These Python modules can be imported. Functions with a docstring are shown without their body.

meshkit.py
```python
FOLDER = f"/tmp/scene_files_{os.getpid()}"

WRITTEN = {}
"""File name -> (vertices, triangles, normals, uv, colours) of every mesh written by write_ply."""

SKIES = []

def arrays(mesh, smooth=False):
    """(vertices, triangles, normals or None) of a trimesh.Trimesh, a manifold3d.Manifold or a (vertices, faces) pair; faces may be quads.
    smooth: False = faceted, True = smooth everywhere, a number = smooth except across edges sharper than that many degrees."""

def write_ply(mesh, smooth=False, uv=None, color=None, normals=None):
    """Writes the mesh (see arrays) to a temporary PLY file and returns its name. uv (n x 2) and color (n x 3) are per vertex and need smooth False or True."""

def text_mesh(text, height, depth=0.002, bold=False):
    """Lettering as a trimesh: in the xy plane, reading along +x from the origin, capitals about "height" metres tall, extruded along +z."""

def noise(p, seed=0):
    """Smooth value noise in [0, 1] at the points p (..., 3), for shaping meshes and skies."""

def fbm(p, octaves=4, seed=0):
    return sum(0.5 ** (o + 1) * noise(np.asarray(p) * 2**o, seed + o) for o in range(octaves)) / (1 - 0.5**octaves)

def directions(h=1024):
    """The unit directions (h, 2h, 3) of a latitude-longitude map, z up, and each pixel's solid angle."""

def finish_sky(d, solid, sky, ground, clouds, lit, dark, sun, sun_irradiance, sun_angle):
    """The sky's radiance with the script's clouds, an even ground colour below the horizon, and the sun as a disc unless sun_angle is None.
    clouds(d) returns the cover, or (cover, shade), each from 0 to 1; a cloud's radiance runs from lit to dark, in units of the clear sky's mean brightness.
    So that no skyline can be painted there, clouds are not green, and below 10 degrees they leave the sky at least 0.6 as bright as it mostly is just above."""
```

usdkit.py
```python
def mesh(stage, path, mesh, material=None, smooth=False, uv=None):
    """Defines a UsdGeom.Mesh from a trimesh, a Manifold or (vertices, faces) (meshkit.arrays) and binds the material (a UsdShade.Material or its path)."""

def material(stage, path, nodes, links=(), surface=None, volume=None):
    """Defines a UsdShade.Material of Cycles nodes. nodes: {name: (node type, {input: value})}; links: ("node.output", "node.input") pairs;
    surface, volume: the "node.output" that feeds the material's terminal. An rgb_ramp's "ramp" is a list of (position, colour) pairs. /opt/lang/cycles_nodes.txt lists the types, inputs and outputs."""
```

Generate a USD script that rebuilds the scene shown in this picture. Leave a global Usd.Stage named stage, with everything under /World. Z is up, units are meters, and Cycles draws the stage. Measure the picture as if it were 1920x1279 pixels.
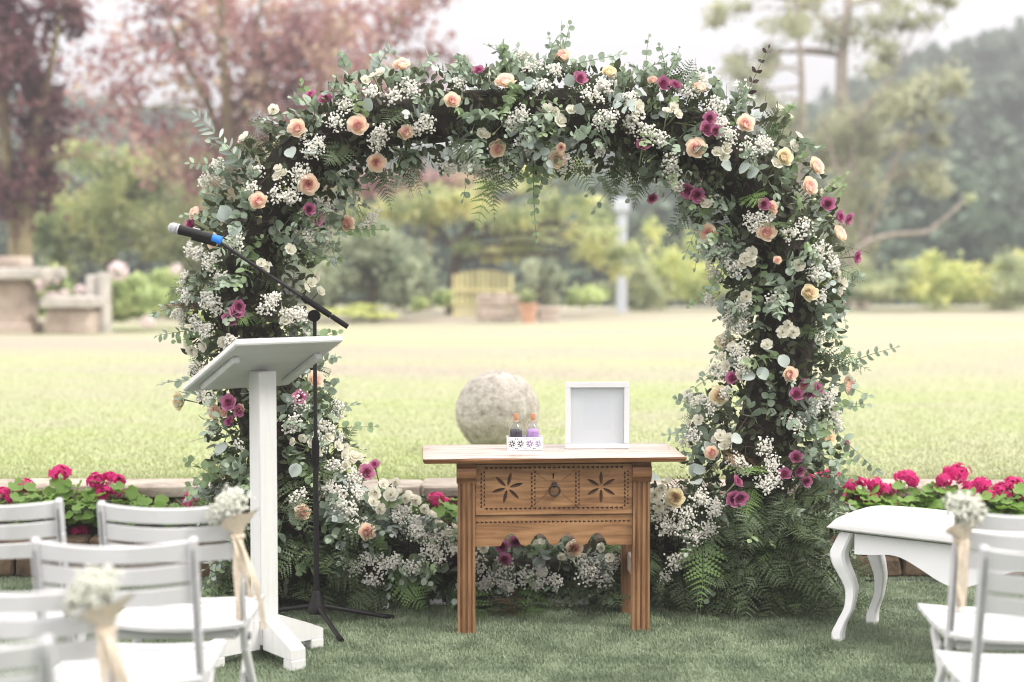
import math, random
import numpy as np, trimesh, usdkit, meshkit
import manifold3d as m3
from shapely.geometry import Polygon, Point
from shapely.ops import unary_union
from pxr import Gf, Sdf, Usd, UsdGeom, UsdLux, UsdShade, Vt

stage = Usd.Stage.CreateInMemory()
UsdGeom.SetStageUpAxis(stage, 'Z')
UsdGeom.SetStageMetersPerUnit(stage, 1.0)
UsdGeom.Xform.Define(stage, '/World')
UsdGeom.Scope.Define(stage, '/World/Looks')

# ------------------------------------------------------------------ camera
CAM = np.array([0.0, 0.0, 1.60])
FPX = 1920 * 50 / 36.0
PITCH = math.atan((639.5 - 505.0) / FPX)
EXPOSURE = 1.32
cam = UsdGeom.Camera.Define(stage, '/World/camera')
cam.CreateHorizontalApertureAttr(36.0)
cam.CreateVerticalApertureAttr(36.0 * 682 / 1024)
cam.CreateFocalLengthAttr(50.0)
cam.CreateFStopAttr(1.2)
cam.CreateFocusDistanceAttr(6.45)
cam.CreateExposureAttr(EXPOSURE)
cam.AddTranslateOp().Set(Gf.Vec3d(*CAM))
cam.AddRotateXOp().Set(90.0 - math.degrees(PITCH))

# ------------------------------------------------------------------ sky and sun (bright overcast, soft light from the right)
SUN_EL, SUN_AZ = math.radians(48), math.atan2(0.85, -0.35)
SKY_STRENGTH = 0.10
dome = UsdLux.DomeLight.Define(stage, '/World/sky')
dome.GetPrim().SetCustomDataByKey('kind', 'structure')
sky_mat = usdkit.material(stage, '/World/Looks/sky', {
    'tc': ('texture_coordinate', {}),
    'sx': ('separate_xyz', {}),
    'sky': ('sky_texture', {'sky_type': 'single_scattering', 'sun_disc': False, 'sun_elevation': SUN_EL, 'sun_rotation': SUN_AZ, 'aerosol_density': 1.5}),
    'grad': ('rgb_ramp', {'ramp': [(0.0, (2.62, 2.52, 2.52)), (0.13, (2.62, 2.52, 2.52)), (0.22, (3.5, 3.4, 3.4)), (0.42, (7.3, 7.0, 6.9)), (0.7, (10.4, 10.0, 9.8)), (1.0, (11.8, 11.4, 11.2))]}),
    'n': ('noise_texture', {'scale': 2.2, 'detail': 5.0, 'roughness': 0.55}),
    'nr': ('map_range', {'from_min': 0.3, 'from_max': 0.7, 'to_min': 0.92, 'to_max': 1.07}),
    'cl': ('mix_color', {'blend_type': 'multiply', 'fac': 1.0, 'use_clamp': False}),
    'cc': ('combine_color', {}),
    'mx': ('mix_color', {'blend_type': 'mix', 'fac': 0.96}),
    'bg': ('background_shader', {'strength': SKY_STRENGTH}),
}, [('tc.generated', 'sx.vector'), ('sx.z', 'grad.fac'), ('tc.generated', 'n.vector'), ('n.fac', 'nr.value'),
    ('nr.result', 'cc.r'), ('nr.result', 'cc.g'), ('nr.result', 'cc.b'), ('grad.color', 'cl.a'), ('cc.color', 'cl.b'),
    ('sky.color', 'mx.a'), ('cl.result', 'mx.b'), ('mx.result', 'bg.color')], surface='bg.background')
UsdShade.MaterialBindingAPI.Apply(dome.GetPrim()).Bind(sky_mat)
sun = UsdLux.DistantLight.Define(stage, '/World/sun')
sun.CreateIntensityAttr(0.40)
sun.CreateNormalizeAttr(True)
sun.CreateAngleAttr(14.0)
sun.CreateColorAttr(Gf.Vec3f(1.0, 0.95, 0.88))
_d = Gf.Vec3d(math.sin(SUN_AZ) * math.cos(SUN_EL), math.cos(SUN_AZ) * math.cos(SUN_EL), math.sin(SUN_EL))
sun.AddOrientOp().Set(Gf.Quatf(Gf.Rotation(Gf.Vec3d(0, 0, 1), _d).GetQuat()))

# ------------------------------------------------------------------ pixel -> place (photo pixels, 1920 wide)
def ray(px, py):
    x, y = (px - 960) / FPX, -(py - 639.5) / FPX
    c, s = math.cos(PITCH), math.sin(PITCH)
    return np.array([x, c + y * s, -s + y * c])
def atY(px, py, Y):
    r = ray(px, py); return CAM + r * (Y / r[1])
def atZ(px, py, z=0.0):
    r = ray(px, py); return CAM + r * ((z - CAM[2]) / r[2])

# ------------------------------------------------------------------ mesh builder
class MB:
    def __init__(self): self.v, self.f, self.n, self.c = [], [], 0, []
    def add(self, v, f, col=None):
        v = np.asarray(v, float).reshape(-1, 3); f = np.asarray(f, int)
        if f.ndim == 2 and f.shape[1] == 4: f = np.vstack([f[:, [0, 1, 2]], f[:, [0, 2, 3]]])
        self.v.append(v); self.f.append(f + self.n); self.n += len(v); return self
    def tm(self, m, T=None):
        v = np.asarray(m.vertices)
        if T is not None: v = v @ np.asarray(T)[:3, :3].T + np.asarray(T)[:3, 3]
        return self.add(v, m.faces)
    def inst(self, tpl, M, P):
        """copies of a template (V,F) under matrices M (n,3,3) at points P (n,3)"""
        V, F = tpl; n = len(P)
        if n == 0: return self
        W = np.einsum('nij,vj->nvi', M, V) + np.asarray(P)[:, None, :]
        FF = (np.asarray(F)[None] + (np.arange(n) * len(V))[:, None, None]).reshape(-1, 3)
        return self.add(W.reshape(-1, 3), FF)
    def box(self, c, s, bevel=0.0, R=None):
        v, f = rbox(s, bevel)
        if R is not None: v = v @ np.asarray(R).T
        return self.add(v + np.asarray(c), f)
    def tube(self, pts, r, seg=8, caps=True):
        v, f = tube(pts, r, seg, caps); return self.add(v, f)
    def lathe(self, prof, seg=24, c=(0, 0, 0), R=None):
        v, f = lathe(prof, seg)
        if R is not None: v = v @ np.asarray(R).T
        return self.add(v + np.asarray(c), f)
    def mesh(self): return np.vstack(self.v), np.vstack(self.f)

_rb = {}
def rbox(s, b=0.0):
    s = np.asarray(s, float) / 2
    if b <= 0:
        m = trimesh.creation.box(2 * s); return np.array(m.vertices), np.array(m.faces)
    b = min(b, s.min() * 0.95)
    key = 'k'
    pts, out = [], []
    for sx in (-1, 1):
        for sy in (-1, 1):
            for sz in (-1, 1):
                q = np.array([sx, sy, sz])
                for k in range(3):
                    d = s - b; d[k] = s[k]; pts.append(q * d)
    pts = np.array(pts)
    if key not in _rb:
        u = np.array([[a[0], a[1], a[2]] for a in pts])
        ref = []
        for sx in (-1, 1):
            for sy in (-1, 1):
                for sz in (-1, 1):
                    q = np.array([sx, sy, sz])
                    for k in range(3):
                        d = np.array([.8, .8, .8]); d[k] = 1; ref.append(q * d)
        ref = np.array(ref)
        h = trimesh.convex.convex_hull(ref)
        # map hull vertices back to ref order
        idx = np.array([np.argmin(((ref - p) ** 2).sum(1)) for p in h.vertices])
        _rb[key] = idx[h.faces]
    return pts, _rb[key]

def tube(pts, r, seg=8, caps=True):
    P = np.asarray(pts, float); n = len(P)
    r = np.broadcast_to(np.asarray(r, float), (n,))
    t = np.gradient(P, axis=0); t /= np.maximum(np.linalg.norm(t, axis=1, keepdims=True), 1e-9)
    a = np.array([0, 0, 1.0]) if abs(t[0][2]) < .9 else np.array([1.0, 0, 0])
    u = np.cross(a, t[0]); u /= np.linalg.norm(u)
    ang = np.arange(seg) / seg * 2 * np.pi
    V = []
    for i in range(n):
        u = u - t[i] * (u @ t[i]); u /= max(np.linalg.norm(u), 1e-9)
        w = np.cross(t[i], u)
        V.append(P[i] + r[i] * (np.cos(ang)[:, None] * u + np.sin(ang)[:, None] * w))
    V = np.vstack(V); F = []
    k = np.arange(seg); k2 = (k + 1) % seg
    for i in range(n - 1):
        a0, b0 = i * seg, (i + 1) * seg
        F.append(np.stack([a0 + k, a0 + k2, b0 + k2], 1)); F.append(np.stack([a0 + k, b0 + k2, b0 + k], 1))
    if caps:
        V = np.vstack([V, P[0], P[-1]])
        F.append(np.stack([k2, k, np.full(seg, n * seg)], 1))
        F.append(np.stack([(n - 1) * seg + k, (n - 1) * seg + k2, np.full(seg, n * seg + 1)], 1))
    return V, np.vstack(F)

def lathe(prof, seg=24):
    prof = np.asarray(prof, float); n = len(prof)
    a = np.arange(seg) / seg * 2 * np.pi
    V = np.stack([prof[:, None, 0] * np.cos(a), prof[:, None, 0] * np.sin(a), np.repeat(prof[:, None, 1], seg, 1)], -1).reshape(-1, 3)
    k = np.arange(seg); k2 = (k + 1) % seg; F = []
    for i in range(n - 1):
        a0, b0 = i * seg, (i + 1) * seg
        F.append(np.stack([a0 + k, a0 + k2, b0 + k2], 1)); F.append(np.stack([a0 + k, b0 + k2, b0 + k], 1))
    return V, np.vstack(F)

def Rz(a): c, s = math.cos(a), math.sin(a); return np.array([[c, -s, 0], [s, c, 0], [0, 0, 1.0]])
def Rx(a): c, s = math.cos(a), math.sin(a); return np.array([[1.0, 0, 0], [0, c, -s], [0, s, c]])
def Ry(a): c, s = math.cos(a), math.sin(a); return np.array([[c, 0, s], [0, 1.0, 0], [-s, 0, c]])
def unit(v): v = np.asarray(v, float); return v / np.maximum(np.linalg.norm(v, axis=-1, keepdims=True), 1e-9)
def basis(d, up):
    """(n,3,3): y axis along d, z axis as near to up as can be"""
    d = unit(np.atleast_2d(d)); up = np.broadcast_to(np.asarray(up, float), d.shape)
    x = unit(np.cross(d, up)); z = np.cross(x, d)
    return np.stack([x, d, z], -1)
def spline(pts, n):
    P = np.asarray(pts, float)
    from scipy.interpolate import CubicSpline, PchipInterpolator
    s = np.r_[0, np.cumsum(np.linalg.norm(np.diff(P[:, :3] if P.shape[1] >= 3 else P, axis=0), axis=1))]
    return PchipInterpolator(s, P)(np.linspace(0, s[-1], n))

# ------------------------------------------------------------------ scene tree
_used, _org = {}, {}
def numbered(parent, name):
    k = (parent, name); i = _used.get(k, 0); _used[k] = i + 1
    return name if i == 0 else '%s_%03d' % (name, i)
def tag(prim, label=None, cat=None, group=None, kind=None):
    for k, v in (('label', label), ('category', cat), ('group', group), ('kind', kind)):
        if v: prim.SetCustomDataByKey(k, v)
    return prim
def thing(name, label, cat, loc=(0, 0, 0), rz=0.0, group=None, kind=None):
    path = '/World/' + numbered('/World', name)
    x = UsdGeom.Xform.Define(stage, path)
    x.AddTranslateOp().Set(Gf.Vec3d(*map(float, loc)))
    if rz: x.AddRotateZOp().Set(math.degrees(rz))
    tag(x.GetPrim(), label, cat, group, kind)
    return path
def obj(name, mb, mat, parent='/World', smooth=False, off=None, label=None, cat=None, group=None, kind=None):
    """ONE mesh; off: the world point of the thing's origin when the mesh was built in world space"""
    path = parent + '/' + numbered(parent, name)
    m = mb.mesh() if isinstance(mb, MB) else mb
    if off is not None:
        v, f, _ = meshkit.arrays(m); m = (v - np.asarray(off), f)
    usdkit.mesh(stage, path, m, M[mat] if isinstance(mat, str) else mat, smooth=smooth)
    tag(stage.GetPrimAtPath(path), label, cat, group, kind)
    return path
def dup(src, loc, rz=0.0, label=None, scale=None, group=None):
    was = stage.GetPrimAtPath(src).GetCustomData()
    base = src.rsplit('/', 1)[1]
    if base[-4:-3] == '_' and base[-3:].isdigit(): base = base[:-4]
    p = thing(base, label or was['label'], was['category'], loc, rz, group or was.get('group'))
    prim = stage.GetPrimAtPath(p)
    if scale: UsdGeom.Xformable(prim).AddScaleOp().Set(Gf.Vec3f(scale, scale, scale))
    prim.GetReferences().AddInternalReference(src); prim.SetInstanceable(True)
    return p
def scatter(name, protos, mats_, pos, rot, scl, idx, kind='stuff', parent='/World', label=None, cat=None):
    path = parent + '/' + numbered(parent, name)
    pi = UsdGeom.PointInstancer.Define(stage, path)
    rel = pi.CreatePrototypesRel()
    for i, (pr, mt) in enumerate(zip(protos, mats_)):
        q = path + '/' + name + '_clump' + ('' if i == 0 else '_%03d' % i)
        usdkit.mesh(stage, q, pr, M[mt], smooth=False)
        rel.AddTarget(q)
    pi.CreateProtoIndicesAttr(Vt.IntArray.FromNumpy(np.asarray(idx, np.int32)))
    pi.CreatePositionsAttr(Vt.Vec3fArray.FromNumpy(np.asarray(pos, np.float32)))
    rot = np.asarray(rot, float)
    pi.CreateOrientationsAttr(Vt.QuathArray([Gf.Quath(float(math.cos(a / 2)), 0.0, 0.0, float(math.sin(a / 2))) for a in rot]))
    pi.CreateScalesAttr(Vt.Vec3fArray.FromNumpy(np.repeat(np.asarray(scl, np.float32)[:, None], 3, 1)))
    tag(pi.GetPrim(), label, cat, None, kind)
    return path

# ------------------------------------------------------------------ materials
M = {}
def mk(name, nodes, links, surface='p.BSDF', volume=None):
    M[name] = usdkit.material(stage, '/World/Looks/' + name, nodes, links, surface=surface, volume=volume)
def noisy(name, ramp, scale=8.0, rough=0.6, detail=4.0, stretch=(1, 1, 1), bump=0.0, bscale=None, space='object', spec=0.5, bdist=0.004, coat=0.0, rand=0.0):
    nd = {'tc': ('texture_coordinate', {}), 'g': ('geometry', {}), 'm': ('mapping', {'scale': stretch}),
          'n': ('noise_texture', {'scale': scale, 'detail': detail, 'roughness': 0.6}),
          'r': ('rgb_ramp', {'ramp': ramp}),
          'p': ('principled_bsdf', {'roughness': rough, 'specular_ior_level': spec, 'coat_weight': coat})}
    src = 'tc.object' if space == 'object' else 'g.position'
    ln = [(src, 'm.vector'), ('m.vector', 'n.vector'), ('n.fac', 'r.fac')]
    if rand:
        nd['oi'] = ('object_info', {}); nd['mr'] = ('map_range', {'to_min': 1 - rand, 'to_max': 1 + rand})
        nd['cc'] = ('combine_color', {}); nd['mu'] = ('mix_color', {'blend_type': 'multiply', 'fac': 1.0, 'use_clamp': False})
        ln += [('oi.random', 'mr.value'), ('mr.result', 'cc.r'), ('mr.result', 'cc.g'), ('mr.result', 'cc.b'), ('r.color', 'mu.a'), ('cc.color', 'mu.b'), ('mu.result', 'p.base_color')]
    else: ln += [('r.color', 'p.base_color')]
    if bump:
        nd['n2'] = ('noise_texture', {'scale': bscale or scale * 3, 'detail': 5.0, 'roughness': 0.65})
        nd['b'] = ('bump', {'strength': bump, 'distance': bdist})
        ln += [('m.vector', 'n2.vector'), ('n2.fac', 'b.height'), ('b.normal', 'p.normal')]
    mk(name, nd, ln)
def plain(name, col, rough=0.5, metallic=0.0, spec=0.5, coat=0.0, var=0.06, scale=6.0):
    c = np.array(col, float)
    nd = {'tc': ('texture_coordinate', {}), 'n': ('noise_texture', {'scale': scale, 'detail': 3.0}),
          'r': ('rgb_ramp', {'ramp': [(0.3, tuple(c * (1 - var))), (0.7, tuple(np.minimum(c * (1 + var), 0.95)))]}),
          'rr': ('map_range', {'from_min': 0.3, 'from_max': 0.7, 'to_min': max(rough - 0.06, 0.02), 'to_max': min(rough + 0.06, 1)}),
          'p': ('principled_bsdf', {'metallic': metallic, 'specular_ior_level': spec, 'coat_weight': coat})}
    mk(name, nd, [('tc.object', 'n.vector'), ('n.fac', 'r.fac'), ('r.color', 'p.base_color'), ('n.fac', 'rr.value'), ('rr.result', 'p.roughness')])
def leafy(name, ramp, rough=0.5, trans=0.3, spec=0.4, gain=1.0, clump=0.0):
    """leaf matter: every leaf its own tone from a ramp, part of the light passing through"""
    ramp = [(p, tuple(np.minimum(np.array(c) * gain, 0.85))) for p, c in ramp]
    nd = {'g': ('geometry', {}), 'r': ('rgb_ramp', {'ramp': ramp}),
          'p': ('principled_bsdf', {'roughness': rough, 'specular_ior_level': spec}),
          't': ('translucent_bsdf', {}), 'h': ('hsv', {'saturation': 1.05, 'value': 1.2, 'hue': 0.49}), 'mx': ('mix_closure', {'fac': trans})}
    ln = [('g.random_per_island', 'r.fac'), ('r.color', 'p.base_color'), ('r.color', 'h.color'), ('h.color', 't.color'), ('p.BSDF', 'mx.closure1'), ('t.BSDF', 'mx.closure2')]
    if clump:
        nd['cn'] = ('noise_texture', {'scale': clump, 'detail': 2.0}); nd['cm'] = ('map_range', {'from_min': 0.34, 'from_max': 0.66, 'clamp': True}); nd['cx'] = ('mix_float', {'fac': 0.42})
        ln = [x for x in ln if x[1] != 'r.fac'] + [('g.position', 'cn.vector'), ('cn.fac', 'cm.value'), ('cm.result', 'cx.a'), ('g.random_per_island', 'cx.b'), ('cx.result', 'r.fac')]
    mk(name, nd, ln, surface='mx.closure')
# ------------------------------------------------------------------ colours of the setting
noisy('turf_soil', [(0.3, (0.035, 0.055, 0.025)), (0.7, (0.055, 0.085, 0.04))], scale=30, rough=0.95, space='pos')
leafy('turf_blade', [(0.0, (0.13, 0.175, 0.10)), (0.45, (0.24, 0.30, 0.185)), (0.8, (0.34, 0.40, 0.27)), (1.0, (0.46, 0.49, 0.38))], rough=0.42, trans=0.15, spec=0.5, gain=0.88, clump=4.5)
def lawn_mat(name, leaf):
    nd = {'g': ('geometry', {}), 'm': ('mapping', {'scale': (0.09, 0.30, 1.0)}),
          'n': ('noise_texture', {'scale': 1.0, 'detail': 4.0, 'roughness': 0.55}),
          'n3': ('noise_texture', {'scale': 2.1, 'detail': 5.0, 'roughness': 0.7}),
          'ad': ('math', {'math_type': 'multiply_add', 'value2': 0.42, 'value3': -0.21}), 'sp': ('separate_xyz', {}), 'my': ('map_range', {'from_min': 8.0, 'from_max': 26.0, 'to_min': -0.09, 'to_max': 0.08, 'clamp': True}), 's2': ('math', {'math_type': 'add'}),
          'su': ('math', {'math_type': 'add'}),
          'r': ('rgb_ramp', {'ramp': [(0.28, (0.315, 0.36, 0.16)), (0.42, (0.34, 0.36, 0.205)), (0.55, (0.345, 0.335, 0.232)), (0.74, (0.345, 0.302, 0.245))]}),
          'p': ('principled_bsdf', {'roughness': 0.8, 'specular_ior_level': 0.2})}
    ln = [('g.position', 'm.vector'), ('m.vector', 'n.vector'), ('g.position', 'n3.vector'), ('n3.fac', 'ad.value1'), ('n.fac', 'su.value1'), ('ad.value', 'su.value2'), ('g.position', 'sp.vector'), ('sp.y', 'my.value'), ('su.value', 's2.value1'), ('my.result', 's2.value2'), ('s2.value', 'r.fac')]
    if leaf:
        nd['rp'] = ('map_range', {'to_min': 0.9, 'to_max': 1.6}); nd['cc'] = ('combine_color', {}); nd['mu'] = ('mix_color', {'blend_type': 'multiply', 'fac': 1.0, 'use_clamp': False})
        nd['t'] = ('translucent_bsdf', {}); nd['mx'] = ('mix_closure', {'fac': 0.3})
        ln += [('g.random_per_island', 'rp.value'), ('rp.result', 'cc.r'), ('rp.result', 'cc.g'), ('rp.result', 'cc.b'), ('r.color', 'mu.a'), ('cc.color', 'mu.b'),
               ('mu.result', 'p.base_color'), ('mu.result', 't.color'), ('p.BSDF', 'mx.closure1'), ('t.BSDF', 'mx.closure2')]
        mk(name, nd, ln, surface='mx.closure')
    else:
        nd['n2'] = ('noise_texture', {'scale': 60.0, 'detail': 4.0}); nd['b'] = ('bump', {'strength': 0.5, 'distance': 0.02})
        ln += [('r.color', 'p.base_color'), ('g.position', 'n2.vector'), ('n2.fac', 'b.height'), ('b.normal', 'p.normal')]
        mk(name, nd, ln)
lawn_mat('lawn', False); lawn_mat('lawn_blade', True)
noisy('hill_soil', [(0.3, (0.06, 0.075, 0.035)), (0.7, (0.11, 0.115, 0.06))], scale=0.12, rough=0.95, space='pos')
noisy('bark_mossy', [(0.3, (0.10, 0.075, 0.045)), (0.55, (0.20, 0.165, 0.09)), (0.75, (0.30, 0.26, 0.14))], scale=3, rough=0.9, stretch=(3, 3, 0.7), bump=0.6, space='pos', bdist=0.03)
noisy('bark_pale', [(0.3, (0.17, 0.14, 0.115)), (0.7, (0.38, 0.33, 0.28))], scale=2, rough=0.85, stretch=(3, 3, 0.6), bump=0.4, space='pos', bdist=0.02)
noisy('bark_dark', [(0.3, (0.05, 0.04, 0.03)), (0.7, (0.13, 0.10, 0.075))], scale=3, rough=0.9, space='pos')
leafy('leaf_purple', [(0.0, (0.085, 0.035, 0.045)), (0.3, (0.17, 0.075, 0.085)), (0.55, (0.27, 0.13, 0.135)), (0.75, (0.33, 0.22, 0.17)), (1.0, (0.38, 0.32, 0.16))], trans=0.5, gain=0.72, clump=1.2)
leafy('leaf_copper', [(0.0, (0.15, 0.08, 0.085)), (0.25, (0.28, 0.155, 0.155)), (0.42, (0.36, 0.24, 0.215)), (0.58, (0.42, 0.35, 0.24)), (0.76, (0.36, 0.38, 0.20)), (1.0, (0.48, 0.34, 0.22))], trans=0.42, gain=1.2, clump=1.1)
leafy('leaf_greygreen', [(0.0, (0.15, 0.18, 0.10)), (0.4, (0.30, 0.33, 0.20)), (0.7, (0.46, 0.46, 0.30)), (1.0, (0.62, 0.58, 0.34))], trans=0.5, gain=1.45, clump=1.2)
leafy('leaf_mixed', [(0.0, (0.13, 0.17, 0.08)), (0.3, (0.30, 0.34, 0.17)), (0.55, (0.47, 0.47, 0.24)), (0.75, (0.60, 0.52, 0.27)), (0.86, (0.50, 0.22, 0.16)), (1.0, (0.56, 0.27, 0.20))], trans=0.5, gain=1.4, clump=1.1)
leafy('leaf_yellowgreen', [(0.0, (0.24, 0.29, 0.11)), (0.4, (0.42, 0.45, 0.19)), (0.75, (0.58, 0.53, 0.24)), (1.0, (0.72, 0.54, 0.24))], trans=0.4, gain=1.4, clump=1.5)
leafy('leaf_bluegreen', [(0.0, (0.12, 0.15, 0.10)), (0.5, (0.27, 0.30, 0.21)), (1.0, (0.50, 0.49, 0.35))], trans=0.45, gain=1.5, clump=1.6)
leafy('leaf_hydrangea', [(0.0, (0.17, 0.23, 0.09)), (0.5, (0.36, 0.42, 0.20)), (1.0, (0.56, 0.56, 0.29))], trans=0.4, gain=1.4, clump=2.0)
leafy('leaf_eucalypt_tree', [(0.0, (0.16, 0.17, 0.115)), (0.5, (0.32, 0.33, 0.22)), (0.9, (0.48, 0.45, 0.30)), (1.0, (0.58, 0.42, 0.30))], trans=0.5, gain=1.4, clump=0.9)
leafy('leaf_forest', [(0.0, (0.055, 0.08, 0.05)), (0.6, (0.11, 0.135, 0.075)), (1.0, (0.19, 0.20, 0.10))], trans=0.2, gain=1.7)
leafy('hydrangea_bloom', [(0.0, (0.72, 0.62, 0.62)), (1.0, (0.85, 0.80, 0.79))], rough=0.6, trans=0.3)
noisy('granite', [(0.25, (0.20, 0.185, 0.165)), (0.45, (0.38, 0.355, 0.32)), (0.6, (0.50, 0.47, 0.43)), (0.8, (0.60, 0.57, 0.52))], scale=2.6, rough=0.9, detail=8, bump=0.7, bscale=14, space='pos', bdist=0.02)
noisy('granite_warm', [(0.25, (0.24, 0.18, 0.145)), (0.5, (0.42, 0.34, 0.285)), (0.8, (0.56, 0.49, 0.42))], scale=2.2, rough=0.9, detail=8, bump=0.7, bscale=10, space='pos', bdist=0.03)
noisy('wall_stone', [(0.28, (0.03, 0.019, 0.012)), (0.45, (0.085, 0.055, 0.032)), (0.6, (0.15, 0.10, 0.06)), (0.8, (0.22, 0.17, 0.12))], scale=9, rough=0.9, detail=8, bump=0.8, bscale=26, space='pos', bdist=0.015, rand=0.28)
noisy('coping_stone', [(0.25, (0.17, 0.14, 0.11)), (0.5, (0.34, 0.29, 0.24)), (0.8, (0.47, 0.42, 0.36))], scale=7, rough=0.9, detail=8, bump=0.7, bscale=24, space='pos', bdist=0.012, rand=0.15)
noisy('mortar', [(0.3, (0.07, 0.055, 0.04)), (0.7, (0.14, 0.11, 0.085))], scale=14, rough=0.95, space='pos', bump=0.6)
noisy('soil', [(0.3, (0.03, 0.022, 0.015)), (0.7, (0.07, 0.05, 0.035))], scale=18, rough=0.95, space='pos', bump=0.9, bdist=0.02)
noisy('gate_wood', [(0.3, (0.50, 0.45, 0.20)), (0.7, (0.66, 0.60, 0.32))], scale=4, rough=0.8, stretch=(6, 6, 0.6), space='pos', rand=0.28)
noisy('terracotta', [(0.3, (0.42, 0.22, 0.14)), (0.7, (0.55, 0.32, 0.22))], scale=8, rough=0.85, space='pos')
plain('post_paint', (0.54, 0.57, 0.65), rough=0.5)

# ------------------------------------------------------------------ ground
WALLF, WALLB, LAWNZ = 7.30, 7.74, 0.42
def grid(x0, x1, y0, y1, nx, ny, z):
    x, y = np.meshgrid(np.linspace(x0, x1, nx), np.linspace(y0, y1, ny)); zz = z(x, y)
    v = np.stack([x, y, zz], -1).reshape(-1, 3); i = (np.arange(ny - 1)[:, None] * nx + np.arange(nx - 1)).ravel()
    return v, np.vstack([np.stack([i, i + 1, i + nx + 1], 1), np.stack([i, i + nx + 1, i + nx], 1)])
obj('turf', grid(-14, 14, -14, WALLF + 0.05, 8, 8, lambda x, y: 0 * x), 'turf_soil', kind='structure')
def lawn_z(x, y):
    return LAWNZ + 0.02 * np.sin(x * 0.35 + y * 0.2) * np.clip((y - 9) / 6, 0, 1) + np.clip((y - 16) / 24, 0, 1) * np.clip((-2 - x) / 8, 0, 1) * 0.0
obj('lawn', grid(-60, 60, WALLB + 0.10, 46, 80, 60, lawn_z), 'lawn', smooth=True, kind='structure')
# ridge of the valley side behind, by azimuth
def ridge_px(px):
    return np.interp(px, [-900, 0, 300, 600, 900, 1350, 1550, 1700, 1800, 1920, 2300, 2900], [300, 330, 370, 430, 470, 430, 345, 265, 220, 195, 170, 170])
def hill_z(x, y):
    px = 960 + FPX * x / np.maximum(y, 1)
    zr = CAM[2] + (505 - ridge_px(px)) * 150 / FPX
    t = np.clip((y - 62) / 88, 0, 1); t = t * t * (3 - 2 * t) * 0.6 + t * 0.4
    base = 0.30 - 3.5 * np.clip((y - 46) / 10, 0, 1)
    n = meshkit.fbm(np.stack([x * 0.03, y * 0.03, 0 * x], -1), 3, 5) - 0.5
    return base + (zr - base) * t + 5 * n * t - np.clip((y - 155) / 100, 0, 1) * 6
obj('hill', grid(-190, 190, 45.8, 250, 120, 70, hill_z), 'hill_soil', smooth=True, kind='structure')

# ------------------------------------------------------------------ haze (the valley side fades to pale blue)
hz = MB(); hz.box((0, 105, 21), (420, 310, 50))
M['haze'] = usdkit.material(stage, '/World/Looks/haze', {'v': ('principled_volume', {'color': (0.945, 0.955, 1.0), 'density': 0.0017, 'anisotropy': 0.25})}, [], volume='v.volume')
obj('haze', hz, 'haze', kind='stuff')

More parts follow.
